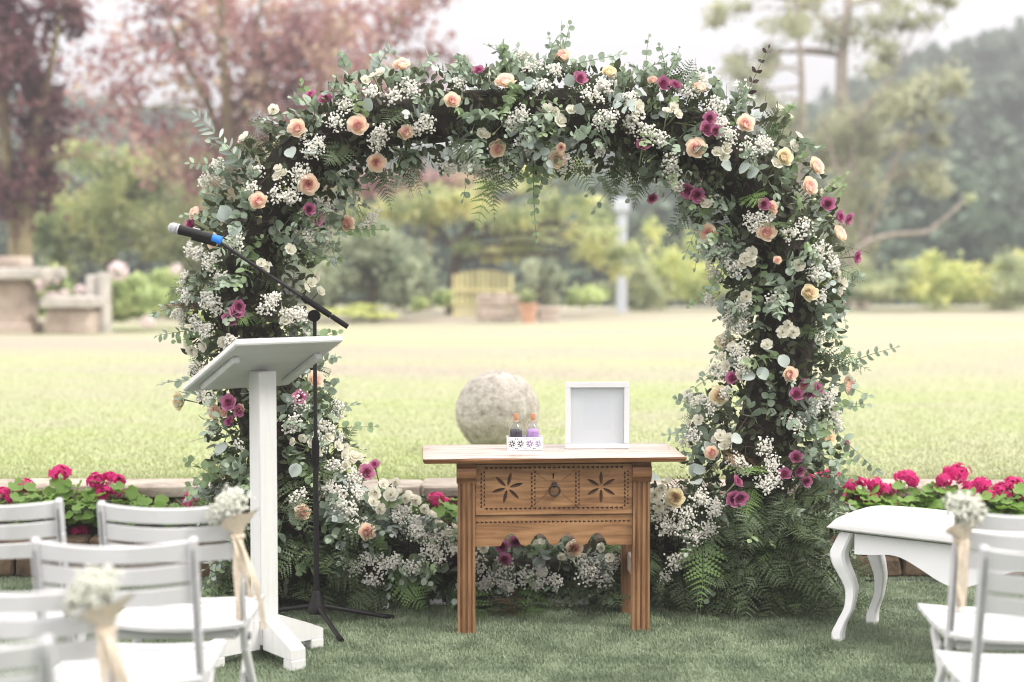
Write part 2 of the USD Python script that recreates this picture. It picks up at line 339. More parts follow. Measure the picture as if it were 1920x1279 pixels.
# ------------------------------------------------------------------ grass
def blades(rng, size, n, ln, w, lean, seg=2, curl=0.5):
    p = np.stack([rng.uniform(-size / 2, size / 2, n), rng.uniform(-size / 2, size / 2, n), np.zeros(n)], 1)
    a = rng.uniform(0, 2 * np.pi, n); L = ln * rng.uniform(0.6, 1.25, n); le = lean * rng.uniform(0.15, 1.1, n)
    d = np.stack([np.cos(a), np.sin(a), 0 * a], 1); s = np.stack([-np.sin(a), np.cos(a), 0 * a], 1)
    V, F, k = [], [], 0
    hs = np.linspace(0, 1, seg + 1)
    rows = []
    for h in hs:
        ang = le * (0.3 + h * curl * 1.4)
        c = p + L[:, None] * h * (d * np.sin(ang)[:, None] + np.array([0, 0, 1.0]) * np.cos(ang)[:, None])
        ww = w * (1 - h * 0.75)
        rows += [c - s * ww / 2, c + s * ww / 2]
    V = np.stack(rows, 1); m = V.shape[1]
    f = []
    for i in range(seg):
        b = 2 * i; f += [[b, b + 1, b + 3], [b, b + 3, b + 2]]
    F = (np.array(f)[None] + (np.arange(n) * m)[:, None, None]).reshape(-1, 3)
    return V.reshape(-1, 3), F
rng = np.random.default_rng(11)
def lay(x0, x1, y0, y1, step, keep=lambda x, y: True):
    xs, ys = np.arange(x0, x1, step), np.arange(y0, y1, step)
    pts = [(x + step / 2, y + step / 2) for y in ys for x in xs if keep(x, y)]
    return np.array(pts)
tp = [blades(np.random.default_rng(20 + i), 0.32, 5000, 0.020, 0.0032, 1.9) for i in range(4)]
pp = lay(-3.3, 3.3, 3.6, 7.22, 0.29, lambda x, y: abs(x) < 0.40 * y + 0.5)
scatter('turf_grass', tp, ['turf_blade'] * 4, np.c_[pp, np.zeros(len(pp))], rng.integers(0, 4, len(pp)) * math.pi / 2, np.ones(len(pp)), rng.integers(0, 4, len(pp)))
def lawn_blades(rng):
    n = 330000; y = WALLB + 0.17 + 15 * rng.random(n) ** 1.7; x = rng.uniform(-1, 1, n) * (0.46 * y + 2.0)
    p = np.stack([x, y, lawn_z(x, y)], 1); a = rng.uniform(0, 2 * np.pi, n); h = rng.uniform(.008, .028, n) * np.clip(1.25 - (y - 8) / 16, .35, 1); le = rng.uniform(.2, 1.2, n)
    s = np.stack([np.cos(a), np.sin(a), 0 * a], 1) * rng.uniform(.002, .0042, n)[:, None]; dd = np.stack([-np.sin(a) * np.sin(le), np.cos(a) * np.sin(le), np.cos(le)], 1) * h[:, None]
    V = np.stack([p - s, p + s, p + dd], 1).reshape(-1, 3); return V, np.arange(3 * n).reshape(-1, 3)
obj('lawn_grass', lawn_blades(np.random.default_rng(40)), 'lawn_blade', kind='stuff')

# ------------------------------------------------------------------ the terraced stone wall: front kerb, planting bed, back wall with coping
def rough_stone(rng, c, s, jit=0.13):
    v, f = rbox(s, min(s) * 0.16)
    v = v + rng.normal(0, jit * 0.25, v.shape) * np.asarray(s) * np.array([0.55, 0.6, 0.8])
    h = trimesh.convex.convex_hull(v + np.asarray(c)); return np.array(h.vertices), np.array(h.faces)
rng = np.random.default_rng(5)
wall = thing('stone_wall', 'low terraced wall of rough brown stones with pale coping between turf and lawn', 'wall', (0, WALLF, 0))
off = np.array([0, WALLF, 0])
mb = MB(); mb.box((0, WALLF + 0.11, 0.085), (13, 0.13, 0.21)); mb.box((0, WALLB + 0.02, 0.16), (13, 0.17, 0.42))
obj('mortar', mb, 'mortar', wall, off=off)
z = 0.0
for hgt in (0.12, 0.095):
    x = -3.9 - rng.uniform(0, .2)
    while x < 3.9:
        w = rng.uniform(0.20, 0.42)
        obj('stone', rough_stone(rng, (x + w / 2, WALLF + 0.055 + rng.uniform(-.008, .008), z + hgt / 2), (w - 0.008, 0.13, hgt - 0.006)), 'wall_stone', wall, off=off)
        x += w
    z += hgt
x = -4.2
while x < 4.2:
    w = rng.uniform(0.26, 0.5)
    obj('stone', rough_stone(rng, (x + w / 2, WALLB - 0.06 + rng.uniform(-.01, .01), 0.285), (w - 0.010, 0.14, 0.17)), 'wall_stone', wall, off=off)
    x += w
x = -4.3
while x < 4.3:
    w = rng.uniform(0.38, 0.75)
    obj('coping_slab', rough_stone(rng, (x + w / 2, WALLB + 0.0 + rng.uniform(-.012, .012), 0.40 + rng.uniform(-.006, .006)), (w - 0.012, 0.30, 0.062), 0.10), 'coping_stone', wall, off=off)
    x += w
obj('planting_bed', grid(-6.4, 6.4, WALLF + 0.15, WALLB - 0.05, 60, 5, lambda x, y: 0.185 + 0.02 * meshkit.noise(np.stack([x * 6, y * 9, 0 * x], -1))), 'soil', smooth=True, kind='structure')

# ------------------------------------------------------------------ trees and shrubs behind the lawn
def leaf_cloud(rng, centres, radii, counts, size, aspect=1.0):
    V, F, k = [], [], 0
    mbb = MB()
    for c, r, n in zip(centres, radii, counts):
        u = unit(rng.normal(size=(n, 3))); q = u * (rng.uniform(0.15, 1.0, (n, 1)) ** 0.5) * (1 + 0.35 * rng.normal(size=(n, 1))) * np.asarray(r)
        p = np.asarray(c) + q
        B = basis(rng.normal(size=(n, 3)), rng.normal(size=(n, 3)))
        s = size * rng.uniform(0.5, 1.5, n)
        mbb.inst(LEAFQ, B * s[:, None, None], p)
    return mbb
LEAFQ = (np.array([[0, -.5, 0], [.34, -.05, .06], [0, .5, 0], [-.34, -.05, .06]], float), np.array([[0, 1, 2], [0, 2, 3]]))
def plant(name, label, cat, Y, trunk, blobs, leafmat, bark, size, seed, group=None, dens=1.0, limbs=True, base=None, airy=False):
    """trunk: list of polylines [(px, py, radius_m)...] from the ground up; blobs: (px, py, rx, ry, leaves) foliage clumps"""
    rng = np.random.default_rng(seed)
    k = Y / FPX
    P0 = atY(trunk[0][0][0], trunk[0][0][1], Y) if trunk else atY(*base, Y)
    o = np.array([P0[0], Y, float(lawn_z(np.array(P0[0]), np.array(Y))) if Y < 46 else float(hill_z(np.array(P0[0]), np.array(Y)))])
    t = thing(name, label, cat, o, group=group)
    tb = MB(); stems = []
    for pl in trunk:
        pts = np.array([np.r_[atY(a, b, Y), r] for a, b, r in pl]); 
        if pl is trunk[0]: pts[0, 2] = o[2] - 0.1
        pts[1:, 1] += rng.normal(0, 0.12, len(pts) - 1)
        sp = spline(pts, 6 * len(pts)); tb.tube(sp[:, :3], sp[:, 3], 7); stems.append(sp)
    C, R, N = [], [], []
    for bx, by, rx, ry, n in blobs:
        c = atY(bx, by, Y); c[1] += rng.normal(0, 0.35 * rx * k)
        sub = max(3, int(n / 130))
        for j in range(sub):
            q = unit(rng.normal(size=3)) * rng.uniform(0.25, 1.0) * np.array([rx * k, rx * k * 0.8, ry * k])
            C.append(c + q); f = rng.uniform(0.24, 0.5) * (1.75 if airy else 1.0)
            R.append(np.array([rx * k, rx * k * .8, ry * k]) * f); N.append(int(n / sub * dens))
            if limbs and stems and j % 2 == 0:
                S = np.vstack(stems); low = S[S[:, 2] < C[-1][2] + 0.3]; low = low if len(low) else S
                i = np.argmin(((low[:, :3] - C[-1]) ** 2).sum(1) + 0.3 * (low[:, 2] - C[-1][2]) ** 2); a = low[i]
                mid = (a[:3] + C[-1]) / 2 + rng.normal(0, 0.12, 3) + np.array([0, 0, 0.08 * np.linalg.norm(C[-1] - a[:3])])
                sp = spline(np.array([np.r_[a[:3], a[3] * 0.5], np.r_[mid, a[3] * .33], np.r_[C[-1], 0.012]]), 8); tb.tube(sp[:, :3], sp[:, 3], 5)
    if tb.n: obj('trunk', tb, bark, t, smooth=True, off=o)
    lc = leaf_cloud(rng, C, R, N, size)
    obj('crown' if trunk else 'foliage', lc, leafmat, t, off=o, kind='stuff')
    return t, o

# purple-leaved trees on the left
plant('plum_tree', 'purple leaved tree with mossy forked trunk at the left edge behind the stone table', 'tree', 31,
      [[(40, 585, .30), (36, 470, .26), (52, 330, .20), (78, 200, .11), (112, 60, .06), (130, -60, .03)], [(40, 470, .20), (14, 330, .15), (6, 180, .10), (16, 0, .06)], [(52, 330, .12), (120, 292, .06), (190, 300, .03)]],
      [(30, 130, 95, 130, 2300), (90, 200, 60, 120, 1300), (20, 330, 60, 90, 1000), (120, 10, 60, 70, 700), (5, 40, 50, 80, 800), (85, 330, 60, 60, 500)], 'leaf_purple', 'bark_mossy', 0.17, 1, airy=True, dens=0.70)
plant('copper_tree', 'tall copper leaved tree with several pale green limbs left of the arch', 'tree', 34,
      [[(432, 600, .24), (432, 330, .19), (426, 200, .14), (420, 90, .10), (412, -40, .06)], [(430, 330, .12), (385, 190, .09), (330, 80, .06), (300, -30, .035)], [(432, 300, .10), (460, 180, .07), (480, 60, .05), (500, -60, .03)]],
      [(470, 70, 130, 110, 2000), (380, 40, 110, 80, 900), (560, 120, 110, 110, 1700), (330, 150, 110, 60, 500), (500, 220, 110, 80, 1300), (640, 60, 90, 80, 900), (280, 30, 80, 60, 450), (250, 230, 100, 80, 1100), (360, 290, 120, 80, 1300), (180, 120, 70, 90, 350), (430, 150, 120, 90, 700), (300, 100, 110, 70, 500), (560, 230, 80, 60, 600)], 'leaf_copper', 'bark_mossy', 0.19, 2, airy=True, dens=0.50)
plant('copper_tree', 'copper leaved tree with a slim trunk rising behind the top left of the arch', 'tree', 37,
      [[(612, 600, .20), (606, 300, .15), (602, 160, .11), (622, 20, .07), (630, -60, .05)], [(604, 240, .09), (690, 120, .06), (760, 20, .04)]],
      [(640, 150, 110, 100, 1300), (730, 60, 90, 80, 900), (820, 30, 75, 60, 500), (700, 180, 100, 70, 900), (560, 40, 90, 70, 700), (790, 120, 70, 50, 300), (860, 110, 50, 40, 150)], 'leaf_copper', 'bark_mossy', 0.20, 3, airy=True, dens=0.52)
plant('rose_leaved_tree', 'low reddish leaved tree behind the arch opening at its upper left', 'tree', 41,
      [[(800, 590, .14), (806, 420, .10), (830, 330, .06)]], [(800, 340, 110, 60, 900), (880, 360, 80, 45, 700), (740, 330, 80, 50, 600)], 'leaf_copper', 'bark_mossy', 0.17, 4)
# mixed shrubbery on the left
G = 'shrubs along the far edge of the lawn'
plant('garden_tree', 'bushy tree with red and green leaves between the two trunks at left', 'tree', 38, [[(215, 590, .14), (210, 470, .10), (222, 380, .06)]],
      [(160, 400, 110, 90, 1700), (270, 400, 110, 90, 1700), (200, 290, 140, 80, 1500), (330, 440, 90, 70, 1200), (110, 470, 70, 50, 700), (320, 330, 110, 70, 1100), (60, 420, 60, 80, 700)], 'leaf_mixed', 'bark_dark', 0.16, 5)
plant('garden_tree', 'grey green bushy tree just behind the left pillar of the arch', 'tree', 38, [[(470, 590, .12), (466, 440, .08), (480, 360, .05)]],
      [(420, 400, 110, 100, 1700), (440, 310, 110, 60, 900), (520, 440, 110, 80, 1500), (560, 360, 90, 70, 1000), (400, 500, 90, 50, 900)], 'leaf_greygreen', 'bark_dark', 0.16, 6)
plant('apple_tree', 'spreading green tree with bare crooked boughs seen in the middle of the arch', 'tree', 37, [[(845, 585, .16), (858, 470, .13), (905, 400, .10), (985, 360, .06), (1060, 345, .03)], [(880, 430, .09), (1000, 420, .07), (1110, 425, .045), (1160, 440, .02)], [(858, 470, .07), (780, 400, .05), (700, 370, .03)]],
      [(760, 385, 110, 60, 1300), (870, 370, 100, 50, 1000), (990, 390, 110, 50, 1000), (1080, 400, 100, 60, 1300), (1120, 470, 90, 50, 1000), (930, 470, 90, 40, 700), (1000, 330, 120, 40, 700), (690, 420, 70, 60, 800)], 'leaf_mixed', 'bark_dark', 0.16, 7)
plant('round_shrub', 'large grey green rounded shrub beside the microphone stand', 'shrub', 33, [[(700, 592, .10), (700, 540, .08), (710, 500, .05)]],
      [(640, 500, 90, 70, 2000), (740, 510, 90, 70, 2200), (700, 460, 80, 55, 1300), (790, 540, 55, 40, 900), (610, 560, 60, 30, 700)], 'leaf_bluegreen', 'bark_dark', 0.14, 8)
plant('flowering_shrub', 'bright yellow green ground shrub left of the wooden gate', 'shrub', 32, [], [(650, 586, 70, 12, 500), (590, 588, 50, 10, 300), (720, 590, 50, 8, 260)], 'leaf_yellowgreen', 'bark_dark', 0.12, 9, base=(650, 596))
plant('flowering_shrub', 'small pale green shrub with cream heads left of the gate', 'shrub', 32, [], [(805, 570, 26, 22, 420), (838, 560, 18, 30, 300)], 'leaf_hydrangea', 'bark_dark', 0.12, 10, base=(812, 594))
plant('potted_shrub', 'dark glossy shrub growing behind the stone trough', 'shrub', 33.5, [[(1010, 585, .05), (1012, 540, .03)]], [(1010, 510, 50, 45, 1200), (985, 545, 26, 24, 400), (1040, 545, 30, 26, 500)], 'leaf_bluegreen', 'bark_dark', 0.13, 11)
plant('hydrangea_shrub', 'pale green hydrangea shrub right of the stone trough', 'shrub', 34, [], [(1105, 555, 48, 28, 900), (1075, 565, 26, 20, 300)], 'leaf_hydrangea', 'bark_dark', 0.13, 12, base=(1105, 590))
spots = [(1195, 520, 62, 55, 1300, 'leaf_greygreen', 'grey green shrub beside the pale post'), (1250, 500, 62, 75, 1500, 'leaf_yellowgreen', 'yellow green shrub filling the right side of the arch opening'),
         (1330, 530, 62, 46, 1200, 'leaf_yellowgreen', 'yellow tinged shrub behind the right pillar of the arch'), (1640, 535, 80, 42, 1500, 'leaf_greygreen', 'muted green shrub just right of the right pillar'),
         (1740, 525, 80, 52, 1700, 'leaf_yellowgreen', 'yellow flecked shrub under the bare bough'), (1840, 520, 80, 58, 1800, 'leaf_yellowgreen', 'tall yellow green shrub near the right edge'),
         (1925, 530, 70, 50, 1300, 'leaf_greygreen', 'dull green shrub cut by the right edge'), (1430, 530, 80, 50, 1200, 'leaf_greygreen', 'grey shrub hidden mostly by the right pillar'), (1545, 540, 70, 38, 1200, 'leaf_yellowgreen', 'low yellowish shrub at the foot of the tall eucalypts')]
for i, (px, py, rx, ry, n, lm, lab) in enumerate(spots):
    plant('edge_shrub', lab, 'shrub', 40 + (i % 3) * 0.8, [], [(px, py, rx, ry, n), (px - rx * .3, py + ry * .4, rx * .8, ry * .5, n // 2)], lm, 'bark_dark', 0.15, 60 + i, group=G, base=(px, 577))
# tall eucalypts on the right
plant('eucalypt_tree', 'tall eucalypt with a straight trunk and high airy crown right of the arch', 'tree', 46,
      [[(1588, 590, .30), (1586, 300, .24), (1580, 120, .19), (1588, 20, .15), (1592, -80, .10)], [(1584, 230, .12), (1640, 180, .08), (1690, 120, .05)], [(1582, 80, .10), (1520, 20, .06), (1440, -10, .04)]],
      [(1590, 40, 110, 70, 900), (1480, 10, 110, 60, 700), (1690, 10, 100, 60, 650), (1360, 15, 80, 40, 420), (1620, 130, 70, 45, 350), (1760, 5, 60, 30, 250), (1400, 110, 60, 60, 500)], 'leaf_eucalypt_tree', 'bark_pale', 0.17, 30)
plant('eucalypt_tree', 'slender eucalypt with a thin bare trunk beside the right shoulder of the arch', 'tree', 44,
      [[(1500, 590, .17), (1502, 300, .13), (1504, 150, .10), (1496, 40, .07), (1490, -60, .05)]],
      [(1420, 150, 70, 60, 700), (1470, 60, 80, 50, 450), (1440, 240, 80, 60, 700), (1540, 290, 60, 70, 600)], 'leaf_eucalypt_tree', 'bark_pale', 0.16, 31)
plant('weeping_eucalypt', 'broad drooping grey green eucalypt on several pinkish stems right of the arch', 'tree', 43,
      [[(1618, 585, .20), (1612, 400, .15), (1600, 280, .11), (1640, 180, .06)], [(1618, 480, .12), (1668, 330, .09), (1720, 220, .05)], [(1612, 400, .10), (1560, 300, .07), (1545, 220, .04)]],
      [(1600, 230, 100, 90, 1500), (1700, 180, 110, 80, 1600), (1760, 240, 70, 50, 600), (1690, 300, 90, 60, 1000), (1600, 370, 90, 80, 1200), (1740, 330, 70, 45, 600), (1560, 460, 70, 60, 800), (1640, 470, 60, 50, 500), (1780, 175, 40, 40, 350)], 'leaf_eucalypt_tree', 'bark_pale', 0.16, 32)
plant('leaning_tree', 'pale bare bough bending upward to the right above the yellow shrubs', 'tree', 41.5, [[(1590, 585, .12), (1592, 500, .10), (1612, 462, .085), (1680, 440, .075), (1732, 436, .065), (1770, 408, .05), (1812, 372, .03)]],
      [(1810, 372, 22, 16, 50), (1600, 520, 30, 40, 220)], 'leaf_greygreen', 'bark_pale', 0.15, 33, limbs=False)
# forest on the valley side: individual crowns merge into one far mass
rng = np.random.default_rng(77)
protos = []
for i in range(4):
    r = np.random.default_rng(200 + i); cs, rs, ns = [], [], []
    for j in range(16):
        h = r.uniform(0.25, 1.0); sp = 0.26 * (1.15 - h) + 0.06
        cs.append((r.normal(0, sp * .7), r.normal(0, sp * .7), h)); rs.append((sp * .7, sp * .7, .10)); ns.append(70)
    protos.append(leaf_cloud(r, cs, rs, ns, 0.09).tube([(0, 0, -0.05), (0, 0, 0.8)], [0.022, 0.008], 5).mesh())
px = rng.uniform(-1100, 3000, 4000); YY = rng.uniform(66, 172, 4000); XX = (px - 960) / FPX * YY
scatter('forest', protos, ['leaf_forest'] * 4, np.stack([XX, YY, hill_z(XX, YY) - 0.3], 1), rng.uniform(0, 6.28, 4000), rng.uniform(4.5, 8.5, 4000), rng.integers(0, 4, 4000))

# hydrangeas with round blooms, left
def bloom_ball(c, r, rng, n=60):
    m = MB(); u = unit(rng.normal(size=(n, 3))); B = basis(np.cross(u, rng.normal(size=(n, 3))), u)
    pet = (np.array([[0, -.5, 0], [.5, 0, .12], [0, .5, 0], [-.5, 0, .12]], float), np.array([[0, 1, 2], [0, 2, 3]]))
    s = r * 0.62
    return m.inst(pet, B * s, np.asarray(c) + u * r * rng.uniform(0.82, 1.0, (n, 1)))
rng = np.random.default_rng(15)
def hydrangea(label, Y, blobs, heads, base, seed, hr=0.17):
    t, o = plant('hydrangea_bush', label, 'bush', Y, [], blobs, 'leaf_hydrangea', 'bark_dark', 0.16, seed, base=base, group='hydrangeas by the stone seats')
    for (a, b, r) in heads:
        obj('flower_head', bloom_ball(atY(a, b, Y - 0.55), r * Y / FPX, rng), 'hydrangea_bloom', t, off=o)
hydrangea('bright green hydrangea bush with a big white head right of the stone seat', 27, [(250, 555, 46, 42, 1900), (235, 585, 40, 22, 600)], [(222, 508, 18), (276, 604, 13)], (250, 615), 101)
hydrangea('bright green hydrangea bush touching the left pillar of the arch', 28, [(318, 550, 44, 46, 1900), (345, 585, 40, 24, 700)], [(330, 505, 11), (285, 560, 9)], (318, 612), 102)
hydrangea('hydrangea bush with pale heads between the stone table and the stone seat', 27.5, [(110, 545, 40, 40, 1200), (75, 570, 26, 36, 700)], [(98, 520, 15), (70, 533, 15), (150, 545, 11), (96, 558, 12), (120, 553, 11)], (100, 618), 103)
hydrangea('hydrangea bush behind the stone table at the left edge', 29, [(20, 545, 50, 50, 1200)], [(10, 520, 12)], (20, 616), 104)

# granite table and seat, left
def stones_thing(name, label, cat, Y, parts, mat='granite', origin=None):
    P = atY(origin[0], origin[1], Y); o = np.array([P[0], Y, LAWNZ])
    t = thing(name, label, cat, o); rg = np.random.default_rng(len(label))
    for nm, x0, x1, y0, y1, dY, th, mt in parts:
        a, b = atY(x0, y0, Y + dY), atY(x1, y1, Y + dY)
        zb = max(b[2], LAWNZ - 0.05) if y1 < 605 else LAWNZ - 0.05
        c = ((a[0] + b[0]) / 2, Y + dY + th / 2, (a[2] + zb) / 2)
        obj(nm, rough_stone(rg, c, (b[0] - a[0], th, a[2] - zb), 0.06), mt, t, off=o)
    return t
stones_thing('stone_table', 'massive granite table with a squared block on its slab at the left edge', 'table', 25.5,
             [('pedestal', -60, 50, 525, 622, 0, .75, 'granite_warm'), ('base', -70, 56, 606, 624, -.08, .9, 'granite_warm'), ('slab', -100, 86, 502, 524, -.25, 1.2, 'granite'), ('block', -70, 42, 481, 501, .05, .6, 'granite_warm')], origin=(-10, 622))
stones_thing('granite_bench', 'granite bench with one upright end stone beside the hydrangeas', 'bench', 25.5,
             [('seat_slab', 74, 178, 556, 577, -.1, .8, 'granite'), ('pedestal', 82, 172, 578, 622, .05, .5, 'granite_warm'), ('upright', 160, 182, 514, 620, .55, .3, 'granite'), ('upright', 182, 201, 511, 618, .5, .34, 'granite')], origin=(130, 620))
# gate, stone trough, pots, post in the middle distance
o = np.r_[atY(905, 590, 35.5)[0], 35.5, LAWNZ]
g = thing('wooden_gate', 'yellowish wooden gate of upright boards seen below the arch', 'gate', o)
xs = np.linspace(846, 964, 13)
for i in range(12):
    a, b = atY(xs[i] + 1.6, 0, 35.5)[0], atY(xs[i + 1] - 1.6, 0, 35.5)[0]
    top = atY(900, 506 + 9 * abs((i - 5.5) / 5.5) ** 2, 35.5)[2]
    m = MB(); m.box(((a + b) / 2, 35.5, (top + LAWNZ) / 2), (b - a, 0.03, top - LAWNZ), 0.006); obj('board', m, 'gate_wood', g, off=o)
for zz in (545, 572):
    m = MB(); m.box((o[0], 35.46, atY(900, zz, 35.5)[2]), (1.6, 0.04, 0.08), 0.01); obj('rail', m, 'gate_wood', g, off=o)
rg = np.random.default_rng(9)
o = np.r_[atY(945, 595, 31.5)[0], 31.5, LAWNZ]
t = thing('stone_trough', 'low brownish stone trough in front of the wooden gate', 'trough', o)
for (x0, x1, y0, y1) in ((893, 925, 552, 576), (926, 952, 550, 576), (953, 974, 554, 576), (893, 915, 577, 600), (916, 948, 577, 600), (949, 974, 577, 600)):
    a, b = atY(x0, y0, 31.5), atY(x1, y1, 31.5); zb = max(b[2], LAWNZ - 0.03)
    obj('stone', rough_stone(rg, ((a[0] + b[0]) / 2, 31.8, (a[2] + zb) / 2), (b[0] - a[0], .6, a[2] - zb), 0.08), 'granite_warm', t, off=o)
o = np.r_[atY(990, 595, 31.3)[0], 31.3, LAWNZ]
t = thing('flower_pot', 'terracotta pot standing at the right end of the stone trough', 'pot', o)
m = MB(); m.lathe([(.001, 0), (.14, 0), (.19, .36), (.22, .37), (.22, .43), (.18, .43), (.17, .38), (.001, .38)], 20); obj('pot', m, 'terracotta', t, smooth=40)
m = leaf_cloud(rg, [(0, 0, .56)], [(.2, .2, .16)], [120], .12); obj('foliage', m, 'leaf_mixed', t, kind='stuff')
o = np.r_[atY(1030, 595, 31.8)[0], 31.8, LAWNZ]
t = thing('stone_block', 'short stone block with a flat lid right of the terracotta pot', 'stone', o)
for nm, z0, z1, w in (('block', -.03, .24, .44), ('lid', .245, .34, .54)):
    obj(nm, rough_stone(rg, (0, .2, (z0 + z1) / 2), (w, .4, z1 - z0), .06), 'granite_warm', t)
o = np.r_[atY(1165, 590, 38)[0], 38, LAWNZ]
t = thing('garden_post', 'tall pale bluish post with a wider cap behind the shrubs', 'post', o)
m = MB(); m.box((0, 0, 1.35), (.26, .26, 2.7), .02); obj('shaft', m, 'post_paint', t)
ztop = atY(1165, 372, 38)[2] - LAWNZ
m = MB(); m.box((0, 0, (2.7 + ztop) / 2 - .0), (.40, .40, ztop - 2.7 - .005), .03); obj('cap', m, 'post_paint', t)
# ------------------------------------------------------------------ materials of the furniture
def wood(name, axis, ramp, rough=0.55):
    st = {'x': (1.2, 16, 16), 'z': (16, 16, 1.2), 'y': (16, 1.2, 16)}[axis]
    nd = {'tc': ('texture_coordinate', {}), 'oi': ('object_info', {}), 'm': ('mapping', {'scale': st}),
          'n': ('noise_texture', {'scale': 2.2, 'detail': 7.0, 'roughness': 0.62, 'distortion': 0.7}), 'n2': ('noise_texture', {'scale': 5.0, 'detail': 3.0}),
          'nm': ('math', {'math_type': 'multiply_add', 'value2': 0.35, 'value3': -0.17}), 'su': ('math', {'math_type': 'add'}),
          'r': ('rgb_ramp', {'ramp': ramp}), 'b': ('bump', {'strength': 0.35, 'distance': 0.003}),
          'p': ('principled_bsdf', {'roughness': rough, 'specular_ior_level': 0.4})}
    mk(name, nd, [('tc.object', 'm.vector'), ('m.vector', 'n.vector'), ('tc.object', 'n2.vector'), ('n2.fac', 'nm.value1'), ('n.fac', 'su.value1'), ('nm.value', 'su.value2'),
                  ('su.value', 'r.fac'), ('r.color', 'p.base_color'), ('n.fac', 'b.height'), ('b.normal', 'p.normal')])
WR = [(0.25, (0.09, 0.040, 0.018)), (0.40, (0.19, 0.092, 0.040)), (0.55, (0.295, 0.155, 0.070)), (0.75, (0.39, 0.225, 0.110))]
wood('oak_x', 'x', WR); wood('oak_z', 'z', [(a, tuple(0.82 * np.array(c))) for a, c in WR])
wood('oak_top', 'x', [(0.25, (0.26, 0.16, 0.115)), (0.42, (0.46, 0.365, 0.315)), (0.7, (0.58, 0.51, 0.47))], rough=0.18)
wood('oak_edge', 'x', [(0.25, (0.06, 0.026, 0.012)), (0.5, (0.18, 0.08, 0.032)), (0.75, (0.30, 0.15, 0.065))])
plain('oak_carved', (0.075, 0.034, 0.015), rough=0.75, var=0.3, scale=40)
plain('iron', (0.055, 0.04, 0.034), rough=0.55, metallic=0.6, var=0.3, scale=60)
wood('white_wood', 'z', [(0.15, (0.44, 0.435, 0.42)), (0.42, (0.57, 0.57, 0.56)), (0.8, (0.62, 0.62, 0.61))], rough=0.38)
wood('white_wood_top', 'x', [(0.2, (0.50, 0.50, 0.49)), (0.5, (0.57, 0.57, 0.56)), (0.8, (0.61, 0.61, 0.60))], rough=0.4)
plain('chair_plastic', (0.57, 0.57, 0.575), rough=0.35, var=0.03, scale=5)
plain('chair_slot', (0.18, 0.18, 0.19), rough=0.5, metallic=0.5, var=0.3, scale=30)
plain('chair_post', (0.50, 0.50, 0.51), rough=0.35, metallic=0.15, var=0.05)
plain('white_lacquer', (0.68, 0.68, 0.69), rough=0.22, var=0.02, coat=0.3)
plain('white_leather', (0.60, 0.595, 0.59), rough=0.45, var=0.03)
plain('black_metal', (0.013, 0.011, 0.012), rough=0.45, var=0.2, scale=30, spec=0.25)
plain('black_rubber', (0.010, 0.009, 0.009), rough=0.75, var=0.2, scale=30, spec=0.15)
plain('mic_body', (0.010, 0.009, 0.009), rough=0.3, var=0.1, spec=0.25)
plain('blue_tape', (0.015, 0.17, 0.62), rough=0.4, var=0.08)
noisy('mic_grille', [(0.42, (0.12, 0.12, 0.125)), (0.58, (0.62, 0.62, 0.64))], scale=260, rough=0.35, detail=1)
plain('frame_white', (0.62, 0.62, 0.635), rough=0.35, var=0.02)
plain('mat_board', (0.74, 0.755, 0.80), rough=0.7, var=0.015)
plain('mat_inner', (0.71, 0.73, 0.785), rough=0.7, var=0.015)
plain('metal_white', (0.74, 0.73, 0.76), rough=0.35, var=0.03)
noisy('cork', [(0.3, (0.36, 0.15, 0.075)), (0.7, (0.55, 0.27, 0.15))], scale=120, rough=0.85)
noisy('sand_dark', [(0.3, (0.025, 0.022, 0.035)), (0.7, (0.08, 0.07, 0.10))], scale=300, rough=0.9)
noisy('sand_lilac', [(0.3, (0.36, 0.20, 0.48)), (0.7, (0.52, 0.33, 0.64))], scale=300, rough=0.9)
noisy('twine', [(0.3, (0.42, 0.33, 0.22)), (0.7, (0.60, 0.50, 0.36))], scale=200, rough=0.9)
noisy('burlap', [(0.3, (0.52, 0.43, 0.33)), (0.7, (0.66, 0.58, 0.47))], scale=90, rough=0.9, bump=0.5, bdist=0.002)
plain('blue_plastic', (0.08, 0.22, 0.55), rough=0.25, var=0.3, scale=15)
plain('cable_black', (0.02, 0.02, 0.02), rough=0.6, var=0.2)
mk('glass', {'lw': ('layer_weight', {'blend': 0.5}), 'pw': ('math', {'math_type': 'power', 'value2': 2.0}), 'f': ('math', {'math_type': 'multiply_add', 'value2': 0.85, 'value3': 0.05}), 't': ('transparent_bsdf', {'color': (0.92, 0.935, 0.93)}), 'g': ('glossy_bsdf', {'roughness': 0.03, 'color': (1, 1, 1)}), 'm': ('mix_closure', {})},
   [('lw.facing', 'pw.value1'), ('pw.value', 'f.value1'), ('f.value', 'm.fac'), ('t.BSDF', 'm.closure1'), ('g.BSDF', 'm.closure2')], surface='m.closure')
